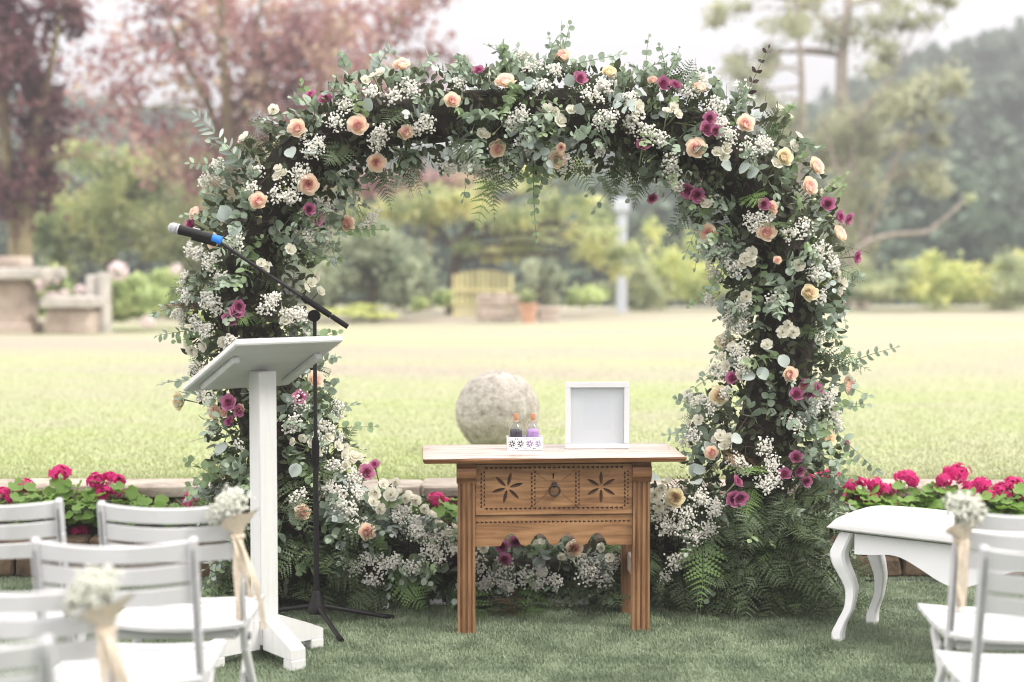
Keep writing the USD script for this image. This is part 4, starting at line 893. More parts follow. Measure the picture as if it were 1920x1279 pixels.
def bowed(zc, h, dip, n=13, thk=.012, wid=CW - .046):
    q = np.linspace(-1, 1, n); V = []
    for a in q:
        y = yb_at(zc) - .028 * (1 - a * a) ; zt = zc + h / 2 - dip * (1 - a * a); zb = zc - h / 2 - dip * .6 * (1 - a * a)
        lean = .19 * h / 2
        V += [(a * wid / 2, y - lean - thk / 2, zt - .004), (a * wid / 2, y - lean, zt), (a * wid / 2, y - lean + thk, zt - .004), (a * wid / 2, y + lean + thk, zb + .003), (a * wid / 2, y + lean + thk * .5, zb), (a * wid / 2, y + lean - thk / 2, zb + .003)]
    V = np.array(V); k = np.arange(6); k2 = (k + 1) % 6; F = []
    for i in range(n - 1): F += [np.stack([i * 6 + k, (i + 1) * 6 + k2, i * 6 + k2], 1), np.stack([i * 6 + k, (i + 1) * 6 + k, (i + 1) * 6 + k2], 1)]
    F.append(np.array([[0, i, i + 1] for i in range(1, 5)])); F.append(np.array([[(n - 1) * 6, (n - 1) * 6 + i + 1, (n - 1) * 6 + i] for i in range(1, 5)]))
    return V, np.vstack(F)
for zc_ in (.826, .762, .698): obj('back_slat', bowed(zc_, .058, .012), 'chair_plastic', chair0, smooth=40)
for k in range(7):
    y = -.165 + k * .0595; q = np.linspace(-1, 1, 11); mb = MB()
    V = []
    for a in q:
        z = .445 - .016 * (1 - a * a) + .014 * ((y - .02) / .2) ** 2; yy = y + .018 * (1 - a * a) * (1 if k == 6 else .3) * (-1 if k == 0 else 1)
        V += [(a * CW / 2 * .985, yy - .024, z - .002), (a * CW / 2 * .985, yy - .020, z + .004), (a * CW / 2 * .985, yy + .020, z + .004), (a * CW / 2 * .985, yy + .024, z - .002), (a * CW / 2 * .985, yy + .022, z - .014), (a * CW / 2 * .985, yy - .022, z - .014)]
    V = np.array(V); kk = np.arange(6); k2 = (kk + 1) % 6; F = []; n = len(q)
    for i in range(n - 1): F += [np.stack([i * 6 + kk, i * 6 + k2, (i + 1) * 6 + k2], 1), np.stack([i * 6 + kk, (i + 1) * 6 + k2, (i + 1) * 6 + kk], 1)]
    F.append(np.array([[0, i + 1, i] for i in range(1, 5)])); F.append(np.array([[(n - 1) * 6, (n - 1) * 6 + i, (n - 1) * 6 + i + 1] for i in range(1, 5)]))
    obj('seat_slat', (V, np.vstack(F)), 'chair_plastic', chair0, smooth=40)
mb = MB()
mb.box((0, -.150, .412), (CW - .07, .020, .030), .004); mb.box((0, .165, .412), (CW - .1, .020, .030), .004)
for sx in (-1, 1): mb.box((sx * (CW / 2 - .040), .01, .412), (.018, .33, .030), .004)
obj('seat_frame', mb, 'chair_plastic', chair0)
GC = 'white folding chairs facing the arch'
def chair_loc(px, py, side):
    """px, py: the outer top corner of a post; side -1 left post, +1 right post"""
    p = atZ(px, py, CH); return np.array([p[0] - side * CW / 2, p[1] + .235, 0.0])
chairs = [(183, 941, -1, 0.0, 'front row white folding chair, posy on its right post, beside the lectern'),
          (116, 936, 1, 0.0, 'front row white folding chair cut off by the left edge of the photo'),
          (366, 1010, 1, 0.02, 'white folding chair without flowers in the second row from the front, on the left'),
          (206, 1094, 1, 0.02, 'white folding chair at left with a posy hiding its top right corner'),
          (92, 1198, 1, 0.02, 'blurred white folding chair nearest the viewer in the bottom left corner'),
          (1797, 955, -1, -0.03, 'front white folding chair on the right with a posy tied on its left post'),
          (1846, 1026, -1, -0.03, 'second white folding chair at the right edge, bare post, in front of the posy chair')]
CL = []
for i, (px, py, sd, rz, lab) in enumerate(chairs):
    L = chair_loc(px, py, sd); CL.append(L)
    if i == 0:
        pr = stage.GetPrimAtPath(chair0); pr.GetAttribute('xformOp:translate').Set(Gf.Vec3d(*map(float, L))); tag(pr, lab, None, GC)
    else: dup(chair0, L, rz, lab, group=GC)

# ------------------------------------------------------------------ turf-side oddments
pth = [atZ(*q, 0.008) for q in ((1640, 1090), (1700, 1087), (1780, 1090), (1860, 1096), (1960, 1098))]
mb = MB(); s = spline(np.array([np.minimum(p_, [9, WALLF - .03, 9]) for p_ in pth]), 30); mb.tube(s, .006, 6); cb = thing('cable', 'thin dark cable lying along the foot of the wall at right', 'cable', s[0]); obj('sheath', mb, 'cable_black', cb, off=s[0], smooth=True)
mb = MB(); mb.tube([s[0], s[0] + [-.05, 0.004, 0]], .009, 8); obj('connector', mb, 'black_rubber', cb, off=s[0])
p = atZ(1282, 1094, 0.0); rg = np.random.default_rng(3)
gx, gy = np.meshgrid(np.linspace(-1, 1, 12), np.linspace(-1, 1, 9)); zz = meshkit.fbm(np.stack([gx * 2, gy * 2, 0 * gx], -1), 3, 8)
v = np.stack([gx * .075, gy * .05, .035 + .09 * zz * (1 - .5 * (gx ** 2 + gy ** 2) / 2)], -1).reshape(-1, 3); i = (np.arange(8)[:, None] * 12 + np.arange(11)).ravel()
bp = thing('plastic_bag', 'small crumpled blue plastic scrap at the foot of the right pillar', 'plastic scrap', p)
v2 = v * [0.92, .92, .55]; v2[:, 2] = np.maximum(v2[:, 2] - .02, .002)
obj('upper_fold', (v, np.vstack([np.stack([i, i + 1, i + 13], 1), np.stack([i, i + 13, i + 12], 1)])), 'blue_plastic', bp)
obj('lower_fold', (v2, np.vstack([np.stack([i, i + 1, i + 13], 1), np.stack([i, i + 13, i + 12], 1)])), 'metal_white', bp)
# ------------------------------------------------------------------ flower and leaf matter
leafy('eucalyptus_leaf', [(0.0, (0.135, 0.17, 0.125)), (0.4, (0.225, 0.265, 0.205)), (0.75, (0.325, 0.36, 0.30)), (1.0, (0.44, 0.47, 0.42))], rough=0.5, trans=0.15, spec=0.4, gain=1.85)
leafy('eucalyptus_green', [(0.0, (0.14, 0.19, 0.10)), (0.5, (0.23, 0.30, 0.15)), (1.0, (0.34, 0.38, 0.19))], rough=0.45, trans=0.22, gain=1.8)
leafy('eucalyptus_silver', [(0.0, (0.30, 0.345, 0.315)), (0.6, (0.42, 0.465, 0.44)), (1.0, (0.52, 0.55, 0.53))], rough=0.55, trans=0.1, gain=1.2)
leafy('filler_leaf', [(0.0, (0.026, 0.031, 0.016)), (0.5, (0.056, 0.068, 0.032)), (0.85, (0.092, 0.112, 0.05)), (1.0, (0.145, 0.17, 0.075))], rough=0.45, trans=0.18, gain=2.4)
leafy('dark_leaf', [(0.0, (0.05, 0.03, 0.032)), (1.0, (0.10, 0.085, 0.06))], rough=0.5, trans=0.1)
leafy('fern_leaf', [(0.0, (0.040, 0.058, 0.025)), (0.5, (0.075, 0.103, 0.043)), (1.0, (0.13, 0.165, 0.070))], rough=0.45, trans=0.22, gain=1.75)
leafy('fern_bright', [(0.0, (0.10, 0.16, 0.05)), (1.0, (0.20, 0.28, 0.09))], rough=0.45, trans=0.3, gain=1.8)
leafy('fern_brown', [(0.0, (0.16, 0.10, 0.05)), (1.0, (0.27, 0.19, 0.09))], rough=0.6, trans=0.2)
plain('stem_green', (0.16, 0.19, 0.09), rough=0.6, var=0.25, scale=30)
plain('stem_brown', (0.12, 0.075, 0.05), rough=0.7, var=0.3, scale=30)
leafy('gypsophila', [(0.0, (0.82, 0.81, 0.77)), (0.5, (0.85, 0.85, 0.83)), (1.0, (0.85, 0.85, 0.85))], rough=0.7, trans=0.5, spec=0.2)
leafy('posy_bloom', [(0.0, (0.70, 0.71, 0.64)), (0.12, (0.83, 0.825, 0.81)), (1.0, (0.85, 0.845, 0.84))], rough=0.7, trans=0.3, spec=0.2)
leafy('white_petal', [(0.0, (0.74, 0.72, 0.62)), (0.6, (0.82, 0.81, 0.75)), (1.0, (0.85, 0.85, 0.82))], rough=0.6, trans=0.42, spec=0.2)
leafy('green_bud', [(0.0, (0.40, 0.45, 0.20)), (1.0, (0.62, 0.64, 0.36))], rough=0.6, trans=0.2)
leafy('rose_outer', [(0.0, (0.84, 0.715, 0.58)), (0.5, (0.86, 0.765, 0.64)), (1.0, (0.87, 0.81, 0.69))], rough=0.6, trans=0.42, spec=0.2)
leafy('rose_heart', [(0.0, (0.84, 0.63, 0.575)), (0.6, (0.86, 0.70, 0.635)), (1.0, (0.87, 0.76, 0.68))], rough=0.6, trans=0.45, spec=0.2)
leafy('cream_outer', [(0.0, (0.80, 0.74, 0.54)), (1.0, (0.83, 0.79, 0.64))], rough=0.6, trans=0.3, spec=0.2)
leafy('cream_heart', [(0.0, (0.81, 0.70, 0.52)), (1.0, (0.83, 0.76, 0.60))], rough=0.6, trans=0.3, spec=0.2)
leafy('mauve_outer', [(0.0, (0.44, 0.16, 0.27)), (0.5, (0.58, 0.28, 0.41)), (1.0, (0.72, 0.44, 0.55))], rough=0.55, trans=0.3, spec=0.25)
leafy('mauve_heart', [(0.0, (0.30, 0.06, 0.13)), (1.0, (0.52, 0.20, 0.31))], rough=0.55, trans=0.2, spec=0.25)
leafy('geranium_petal', [(0.0, (0.50, 0.03, 0.16)), (0.5, (0.70, 0.09, 0.30)), (0.85, (0.80, 0.22, 0.44)), (1.0, (0.84, 0.42, 0.58))], rough=0.55, trans=0.35, spec=0.2, gain=1.15)
leafy('geranium_leaf', [(0.0, (0.11, 0.19, 0.04)), (0.5, (0.20, 0.31, 0.07)), (0.9, (0.33, 0.42, 0.11)), (1.0, (0.48, 0.42, 0.12))], rough=0.5, trans=0.35, gain=1.6)
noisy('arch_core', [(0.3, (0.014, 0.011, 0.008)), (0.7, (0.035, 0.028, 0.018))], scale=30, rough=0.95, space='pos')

def leaf_tpl(prof, n=4, fold=0.12, curl=0.15, sides=1):
    """leaf with its foot at the origin, tip at y=1; prof(t) half width"""
    t = np.linspace(0, 1, n + 1); V = []
    for a in t:
        w = prof(a); z = -curl * a * a
        V += [(-w, a, z + fold * w), (0, a, z), (w, a, z + fold * w)]
    V = np.array(V); F = []
    for i in range(n):
        b = 3 * i; F += [[b, b + 1, b + 4], [b, b + 4, b + 3], [b + 1, b + 2, b + 5], [b + 1, b + 5, b + 4]]
    return V, np.array(F)
ROUND = leaf_tpl(lambda a: 0.46 * math.sin(math.pi * min(1, .06 + a * .94)) ** 0.62, 5, .25, .12)
OVAL = leaf_tpl(lambda a: 0.27 * math.sin(math.pi * (0.03 + a * .97)) ** 0.75, 4, .25, .18)
LANCE = leaf_tpl(lambda a: 0.13 * math.sin(math.pi * (0.04 + a * .96)) ** 0.8, 4, .3, .22)
SMALL = leaf_tpl(lambda a: 0.20 * math.sin(math.pi * (0.05 + a * .95)), 2, .3, .15)

def branch(rng, P, D, L, up, tpl, lsize, pairs, droop=0.25, spread=1.0, taper=0.5):
    """stem with paired leaves; returns stem MB, list of (M, p) of leaves"""
    D = unit(D); n = 9; t = np.linspace(0, 1, n)
    side = unit(np.cross(D, up) + 1e-6)
    bend = rng.normal(0, .12) * side + np.array([0, 0, -droop])
    pts = np.asarray(P) + L * (t[:, None] * D + (t ** 2)[:, None] * bend)
    stem = MB(); stem.tube(pts, np.linspace(.0026, .0009, n), 4)
    Ms, Ps = [], []; roll = rng.uniform(0, 6.28)
    for k in range(pairs):
        a = (k + .8) / (pairs + .3); q = np.array([np.interp(a, t, pts[:, j]) for j in range(3)])
        tg = unit(np.array([np.interp(min(1, a + .05), t, pts[:, j]) for j in range(3)]) - q + D * 1e-4)
        s0 = unit(np.cross(tg, up) + 1e-6); u0 = np.cross(s0, tg)
        for sg in (-1, 1):
            ph = (rng.normal(0, .5) if k % 2 == 0 else rng.normal(0, .9)) + (0 if sg > 0 else math.pi)
            out = s0 * math.cos(ph) + u0 * math.sin(ph)
            d = unit(out * spread + tg * rng.uniform(.25, .7) + rng.normal(0, .15, 3))
            B = basis(d, unit(tg * -.3 + u0 + rng.normal(0, .35, 3)))[0]
            s = lsize * (1 - taper * a) * rng.uniform(.8, 1.15)
            Ms.append(B * s); Ps.append(q)
    B = basis(unit(tg + rng.normal(0, .2, 3)), u0)[0]; Ms.append(B * lsize * (1 - taper) * .8); Ps.append(pts[-1])
    return stem, np.array(Ms), np.array(Ps)

def fern(rng, P, D, L, up, droop=0.3, wid=0.36, pairs=15):
    D = unit(D); n = 10; t = np.linspace(0, 1, n)
    pts = np.asarray(P) + L * (t[:, None] * D + (t ** 2)[:, None] * np.array([0, 0, -droop]) + (t ** 2)[:, None] * rng.normal(0, .17, 3))
    mb = MB(); mb.tube(pts, np.linspace(.0022, .0007, n), 3)
    Ms, Ps = [], []
    for k in range(pairs):
        a = .10 + .88 * (k + .5) / pairs; q = np.array([np.interp(a, t, pts[:, j]) for j in range(3)])
        tg = unit(np.array([np.interp(min(1, a + .06), t, pts[:, j]) - np.interp(a - .02, t, pts[:, j]) for j in range(3)]))
        s0 = unit(np.cross(tg, up) + 1e-6); u0 = np.cross(s0, tg)
        pl = L * wid * math.sin(math.pi * (.16 + .84 * a) ** .8) * rng.uniform(.9, 1.08) + .006
        for sg in (-1, 1):
            d = unit(s0 * sg + tg * (.35 + .4 * a) - u0 * .12)
            B = basis(unit(d + rng.normal(0, .10, 3)), u0 + rng.normal(0, .25, 3))[0]
            Ms.append(B * pl * np.array([1.0, 1.0, 1.0])); Ps.append(q)
    mb.inst(PIN, np.array(Ms), np.array(Ps)); return mb
def pinna():
    V, F, n = [(0, 0, 0)], [], 6
    for k in range(n):
        a0, a1 = .04 + k / n * .96, .04 + (k + .72) / n * .96; w = .155 * (1 - (k + .2) / n) ** .75
        V += [(0, a0, 0), (w, a1, .03), (-w, a1, .03)]
    V.append((0, 1.0, -.06)); m = len(V) - 1
    for k in range(n):
        b = 1 + 3 * k; nx_ = b + 3 if k < n - 1 else m
        F += [[b, b + 1, nx_], [b, nx_, b + 2]]
    return np.array(V, float), np.array(F)
PIN = pinna()

ICO = trimesh.creation.icosahedron(); PUFF = (np.array(ICO.vertices), np.array(ICO.faces))
def gyp(rng, P, N, R, n, flat=0.7, size=0.0060):
    """airy head of tiny white blooms on thread stems, facing N"""
    N = unit(N); mb, st = MB(), MB()
    root = np.asarray(P) - N * R * 1.1
    u = unit(rng.normal(size=(n, 3))); u = u - 2 * np.minimum(0, u @ N)[:, None] * N * .8
    rr = R * rng.uniform(.45, 1.08, (n, 1)) ** .6
    # small sub clusters
    sub = unit(rng.normal(size=(max(4, n // 9), 3))); sub = sub - 2 * np.minimum(0, sub @ N)[:, None] * N
    pick = sub[rng.integers(0, len(sub), n)]
    q = np.asarray(P) + (u * .55 + pick * .45) * rr * np.array([1, 1, 1]) * 1.1
    B = basis(rng.normal(size=(n, 3)), rng.normal(size=(n, 3)))
    sc = size * rng.uniform(.55, 1.25, n)
    mb.inst(PUFF, B * (sc[:, None, None] * np.array([1, 1, .72])), q)
    for s_ in sub[:9]:
        e = np.asarray(P) + s_ * R * .7; m_ = (root + e) / 2 + rng.normal(0, R * .1, 3)
        st.tube([root, m_, e], [.0011, .0008, .0005], 3, False)
    for k in range(0, n, 3):
        st.tube([np.asarray(P) + pick[k] * R * .45, q[k]], .0004, 3, False)
    return mb, st

def petals(rng, N, P, R, layers):
    """cupped petals in whorls; layers: (count, radius, height, cup, width, tilt)"""
    N = unit(N); a = np.array([0, 0, 1.0]) if abs(N[2]) < .9 else np.array([1.0, 0, 0]); X = unit(np.cross(a, N)); Y = np.cross(N, X)
    mb = MB(); nu, nv = 5, 4
    for (cnt, rad, hgt, flare, wdt, ph) in layers:
        off = rng.uniform(0, 6.28)
        for k in range(cnt):
            th0 = off + k * 2 * math.pi / cnt + rng.normal(0, .10)
            u = np.linspace(-1, 1, nu); v = np.linspace(0, 1, nv); U, V = np.meshgrid(u, v)
            ang = th0 + U * wdt * (0.55 + .45 * np.sin(np.pi * np.clip(V, .12, .9)))
            edge = 1 - .16 * U ** 2 * V
            r = rad * (.30 + .70 * np.sin(V * math.pi / 2) ** .8) + flare * V ** 3 * rad + rng.normal(0, .012)
            r = r * (1 + .10 * ph * U)                    # spiral overlap
            z = hgt * V * edge - .18 * flare * V ** 3
            W = np.asarray(P) + R * ((r * np.cos(ang))[..., None] * X + (r * np.sin(ang))[..., None] * Y + (z - .35)[..., None] * N)
            i = (np.arange(nv - 1)[:, None] * nu + np.arange(nu - 1)).ravel()
            mb.add(W.reshape(-1, 3), np.vstack([np.stack([i, i + 1, i + nu + 1], 1), np.stack([i, i + nu + 1, i + nu], 1)]))
    return mb
ROSE_O = [(5, 1.0, .74, .20, .85, 1), (5, .88, .92, .10, .88, 1), (4, .74, 1.04, .03, .95, 1)]
ROSE_H = [(4, .60, 1.06, .0, 1.0, 1), (4, .46, 1.06, -.05, 1.05, 1), (3, .32, 1.04, -.1, 1.25, 1), (2, .17, 1.0, -.1, 1.7, 1)]
LIS_O = [(5, 1.0, .85, .30, .78, 1), (4, .80, .95, .12, .85, 1)]
LIS_H = [(4, .52, .90, .0, .95, 1), (3, .30, .80, 0, 1.1, 1)]
WHT = [(6, 1.0, .55, .35, .62, .6), (5, .66, .75, .1, .75, .6), (3, .36, .8, 0, 1.0, .6)]

# ------------------------------------------------------------------ the arch: a hoop of metal hidden in foliage
YA, RD = 6.78, 0.25
arch_o = np.array([atY(960, 1135, YA)[0], YA, 0.0])
arch = thing('flower_arch', 'horseshoe arch covered in eucalyptus, fern, roses and baby\'s breath on the green turf', 'flower arch', arch_o)
hoop_px = [(560, 1105, 150), (553, 1000, 160), (535, 900, 145), (508, 800, 122), (482, 700, 116), (466, 600, 116), (470, 500, 115), (490, 420, 110), (540, 335, 104), (620, 268, 98), (720, 228, 93), (850, 218, 92), (960, 218, 97), (1060, 220, 104),
           (1160, 230, 102), (1260, 248, 104), (1350, 290, 112), (1415, 360, 124), (1452, 450, 124), (1472, 540, 106), (1475, 640, 102), (1455, 740, 120), (1432, 840, 143), (1418, 940, 158), (1428, 1040, 160), (1436, 1105, 155)]
low_px = [(640, 960, 110), (700, 1022, 100), (770, 1048, 84), (850, 1066, 68), (940, 1074, 60), (1020, 1074, 58), (1100, 1072, 60), (1165, 1068, 64), (1235, 1030, 90), (1300, 960, 110)]
def stations(px, n):
    q = np.array(px, float); s = spline(q, n)
    C = np.array([atY(a, b, YA) for a, b, r in s]); return s, C, s[:, 2] * YA / FPX
HS, HC, HR = stations(hoop_px, 240); LS, LC, LR = stations(low_px, 90)
AS, AC, AR = np.vstack([HS, LS]), np.vstack([HC, LC]), np.r_[HR, LR]
def tangents(C): t = np.gradient(C, axis=0); return unit(t)
AT = np.vstack([tangents(HC), tangents(LC)])
AN = np.stack([AT[:, 2], 0 * AT[:, 0], -AT[:, 0]], 1)           # in-plane sideways
def depth_of(R): return np.minimum(RD, R * 0.92)
def place(px, py, rho=1.0):
    """the point of the arch's front under a photo pixel, and the outward direction there"""
    d = np.hypot(AS[:, 0] - px, AS[:, 1] - py) / AS[:, 2]; i = int(np.argmin(d)); t = min(d[i], 1.0)
    q0 = atY(px, py, YA); o = (q0 - AC[i]); o[1] = 0
    dep = depth_of(AR[i]); Y = YA - dep * math.sqrt(max(0.0, 1 - t * t)) * rho
    q = atY(px, py, Y); n = unit(unit(o + 1e-9) * t + np.array([0, -1.0, 0]) * math.sqrt(max(.02, 1 - t * t)))
    return q, n, i, d[i]
def surf(rng, back=0.30, rho=(0.7, 1.0), lowbias=None):
    w = AR * np.r_[np.full(len(HC), np.linalg.norm(np.diff(HC, axis=0), axis=1).sum() / len(HC)), np.full(len(LC), np.linalg.norm(np.diff(LC, axis=0), axis=1).sum() / len(LC))]
    if lowbias is not None: w = w * lowbias
    i = rng.choice(len(AC), p=w / w.sum())
    ph = rng.uniform(-math.pi * .55, math.pi * .55) if rng.random() > back else rng.uniform(math.pi * .55, math.pi * 1.45)
    n = AN[i] * math.sin(ph) + np.array([0, -1.0, 0]) * math.cos(ph); r_ = rng.uniform(*rho)
    q = AC[i] + AN[i] * math.sin(ph) * AR[i] * r_ + np.array([0, -1.0, 0]) * math.cos(ph) * depth_of(AR[i]) * r_
    q[2] = max(q[2], .04)
    return q, n, i
def above_ground(mb_or_v):
    V = np.vstack(mb_or_v.v) if isinstance(mb_or_v, MB) else mb_or_v
    return V
def lift(mb):
    for v in mb.v: v[:, 2] = np.maximum(v[:, 2], 0.022 + 0.0 * v[:, 2])
    return mb
rng = np.random.default_rng(1234)
# frame and dark core of wet foam and twigs
mb = MB()
for dx in (-.07, .07):
    c = HC[::4].copy(); c[:, 1] += dx; c[:, 2] = np.maximum(c[:, 2], .02); mb.tube(c, .014, 8)
obj('hoop', mb, 'black_metal', arch, off=arch_o, smooth=True)
mb = MB(); p1, p2 = atY(905, 1139, YA + .02), atY(1005, 1139, YA + .02); mb.box(((p1[0] + p2[0]) / 2, YA - .05, .018), (p2[0] - p1[0] + .5, .07, .030), .004); obj('base_bar', mb, 'metal_white', arch, off=arch_o)
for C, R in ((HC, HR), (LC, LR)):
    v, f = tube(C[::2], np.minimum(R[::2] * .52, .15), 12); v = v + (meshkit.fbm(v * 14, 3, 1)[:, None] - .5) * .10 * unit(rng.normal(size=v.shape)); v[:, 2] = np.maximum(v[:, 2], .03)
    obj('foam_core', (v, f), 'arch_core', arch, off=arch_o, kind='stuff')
# small dark leaves and twigs that fill the hoop: nobody could count them
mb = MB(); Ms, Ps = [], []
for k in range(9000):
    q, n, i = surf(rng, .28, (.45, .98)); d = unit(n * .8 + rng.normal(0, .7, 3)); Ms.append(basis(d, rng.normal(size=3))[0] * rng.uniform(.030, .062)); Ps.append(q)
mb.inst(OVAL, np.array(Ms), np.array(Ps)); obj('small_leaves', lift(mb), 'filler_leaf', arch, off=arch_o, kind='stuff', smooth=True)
mb = MB()
for k in range(500):
    q, n, i = surf(rng, .28, (.4, .8)); d = unit(n + rng.normal(0, .6, 3)); mb.tube([q, q + d * .07 + rng.normal(0, .01, 3), q + d * .15 + rng.normal(0, .02, 3)], [.0018, .0014, .0008], 3, False)
obj('twigs', lift(mb), 'stem_brown', arch, off=arch_o, kind='stuff')

def low_w(a, b):   # weights by height on the arch
    z = AC[:, 2]; return np.where(z < a, b, 1.0)
LEAVES = [0]
def put_branch(q, d, L, up, tpl, ls, pairs, mat, droop=.2, spread=1.0, taper=.45, single=False, stem='stem_green', label=None):
    s_, Ms, Ps = branch(rng, q, d, L, up, tpl, ls, pairs, droop, spread, taper)
    if single:
        lift(s_); p = obj('eucalyptus_sprig', s_, stem, arch, off=arch_o, label=label)
        for a, b in zip(Ms, Ps):
            m_ = MB(); m_.inst(tpl, a[None], b[None]); lift(m_); obj('leaf', m_, mat, p, off=arch_o, smooth=True); LEAVES[0] += 1
    else:
        lm = MB(); lm.inst(tpl, Ms, Ps); lift(lm); lift(s_); p = obj('eucalyptus_sprig', s_, stem, arch, off=arch_o); obj('leaves', lm, mat, p, off=arch_o, kind='stuff', smooth=True)
# ferns, dense toward the feet
for k in range(210):
    q, n, i = surf(rng, .22, (.35, .75), low_w(0.75, 2.6)); low = q[2] < .7
    d = unit(n + rng.normal(0, .35, 3) + np.array([0, 0, -.45 if low else .05])); L = rng.uniform(.24, .40) if low else rng.uniform(.18, .30)
    if q[2] + d[2] * L < .05: d[2] = max(d[2], (.05 - q[2]) / L); 
    f_ = fern(rng, q, d, L, unit(n * .5 + np.array([0, -.6, .6]) + rng.normal(0, .2, 3)), droop=.20, wid=rng.uniform(.24, .34), pairs=int(rng.integers(13, 19)))
    obj('fern_frond', lift(f_), rng.choice(['fern_leaf', 'fern_bright', 'fern_brown'], p=[.85, .11, .04]), arch, off=arch_o)
for k in range(54):
    if k < 52: py = rng.uniform(910, 1120); px = rng.uniform(1340, 1500 + (py - 910) * .42)
    else: px, py = rng.uniform(500, 720), rng.uniform(970, 1120)
    q, n, i, _ = place(px, py, .72); d = unit(n * .7 + np.array([rng.normal(0, .45), -.25, rng.uniform(-.7, .35)])); L = rng.uniform(.22, .36)
    if q[2] + d[2] * L < .05: d[2] = max(d[2], (.05 - q[2]) / L)
    obj('fern_frond', lift(fern(rng, q, d, L, unit(n * .4 + np.array([0, -.7, .5]) + rng.normal(0, .2, 3)), droop=.22, wid=rng.uniform(.26, .34), pairs=int(rng.integers(14, 19)))), 'fern_leaf', arch, off=arch_o)
# eucalyptus sprigs over the whole hoop
for k in range(430):
    q, n, i = surf(rng, .25, (.50, .86), low_w(.45, .6)); d = unit(n + .8 * AT[i] * rng.normal() + rng.normal(0, .3, 3) + np.array([0, 0, .1]))
    c = rng.random(); up = unit(n + np.array([0, -.5, .5]) + rng.normal(0, .3, 3))
    if c < .52: put_branch(q, d, rng.uniform(.16, .27), up, ROUND, rng.uniform(.046, .066), int(rng.integers(4, 7)), 'eucalyptus_leaf')
    elif c < .70: put_branch(q, d, rng.uniform(.16, .26), up, ROUND, rng.uniform(.044, .060), int(rng.integers(4, 7)), 'eucalyptus_green')
    elif c < .82: put_branch(q, d, rng.uniform(.14, .22), up, ROUND, rng.uniform(.055, .075), 4, 'eucalyptus_silver')
    else: put_branch(q, d, rng.uniform(.2, .30), up, OVAL, rng.uniform(.055, .075), int(rng.integers(6, 10)), 'eucalyptus_leaf')
for k in range(46):
    px = rng.uniform(560, 850) if k < 32 else rng.uniform(880, 1160); py = (rng.uniform(880 + max(0, px - 640) * .6, 1085) if k < 32 else rng.uniform(1025, 1085))
    q, n, i, _ = place(px, py, .80); d = unit(n * .5 + np.array([rng.normal(0, .6), -.3, rng.normal(.1, .45)]))
    put_branch(q, d, rng.uniform(.10, .18), unit(n + np.array([0, -.4, .5]) + rng.normal(0, .25, 3)), ROUND, rng.uniform(.055, .078), 4, ['eucalyptus_leaf', 'eucalyptus_leaf', 'eucalyptus_silver', 'eucalyptus_green'][k % 4])
# sprigs that stand out from the silhouette (photo: start, tip, leaf form, colour)
SPR = [((1050, 130), (1066, 40), ROUND, .050, 5, 'eucalyptus_leaf'), ((1040, 130), (1030, 62), ROUND, .040, 4, 'eucalyptus_leaf'), ((1060, 125), (1170, 102), ROUND, .050, 6, 'eucalyptus_leaf'), ((1215, 165), (1200, 66), ROUND, .044, 4, 'eucalyptus_leaf'),
       ((1245, 150), (1256, 85), ROUND, .040, 4, 'eucalyptus_leaf'), ((1395, 190), (1442, 84), OVAL, .050, 5, 'dark_leaf'), ((1300, 150), (1330, 122), ROUND, .040, 3, 'eucalyptus_leaf'), ((470, 330), (372, 206), LANCE, .085, 11, 'eucalyptus_silver'),
       ((1570, 690), (1680, 645), OVAL, .050, 7, 'eucalyptus_leaf'), ((1555, 800), (1640, 885), OVAL, .066, 9, 'eucalyptus_leaf'), ((1400, 470), (1310, 580), ROUND, .046, 8, 'eucalyptus_green'), ((1000, 300), (998, 440), ROUND, .044, 7, 'eucalyptus_green'),
       ((1350, 330), (1285, 470), OVAL, .060, 9, 'eucalyptus_leaf'), ((1270, 270), (1235, 350), OVAL, .062, 7, 'eucalyptus_leaf'), ((440, 840), (352, 910), ROUND, .062, 6, 'eucalyptus_green'), ((400, 630), (330, 640), ROUND, .056, 4, 'eucalyptus_green'),
       ((640, 430), (720, 440), ROUND, .050, 5, 'eucalyptus_green'), ((700, 150), (722, 82), OVAL, .055, 7, 'eucalyptus_silver'), ((1530, 400), (1590, 352), ROUND, .042, 5, 'eucalyptus_green'), ((1530, 370), (1555, 350), SMALL, .03, 4, 'dark_leaf'),
       ((1570, 530), (1585, 605), ROUND, .050, 4, 'eucalyptus_leaf'), ((1380, 690), (1292, 712), OVAL, .046, 5, 'eucalyptus_green'), ((1340, 830), (1250, 805), OVAL, .060, 6, 'eucalyptus_leaf'), ((1560, 860), (1570, 915), ROUND, .044, 4, 'eucalyptus_leaf'),
       ((610, 770), (648, 765), OVAL, .048, 5, 'eucalyptus_leaf'), ((900, 150), (860, 108), ROUND, .044, 5, 'eucalyptus_leaf'), ((960, 140), (935, 90), ROUND, .050, 4, 'eucalyptus_leaf'), ((580, 200), (565, 152), ROUND, .052, 4, 'eucalyptus_green'),
       ((760, 1050), (735, 1070), ROUND, .06, 4, 'eucalyptus_silver'), ((1470, 220), (1488, 200), ROUND, .046, 3, 'eucalyptus_green')]
for a, b, tpl, ls, pr, mt in SPR:
    q, n, i, _ = place(*a, .55); e = atY(b[0], b[1], q[1] - .04); L = np.linalg.norm(e - q)
    put_branch(q, e - q + np.array([0, 0, .06 * L]), L, unit(np.array([0, -1, .35]) + rng.normal(0, .15, 3)), tpl, ls, pr, mt, droop=.06, single=LEAVES[0] + 2 * pr < 300)
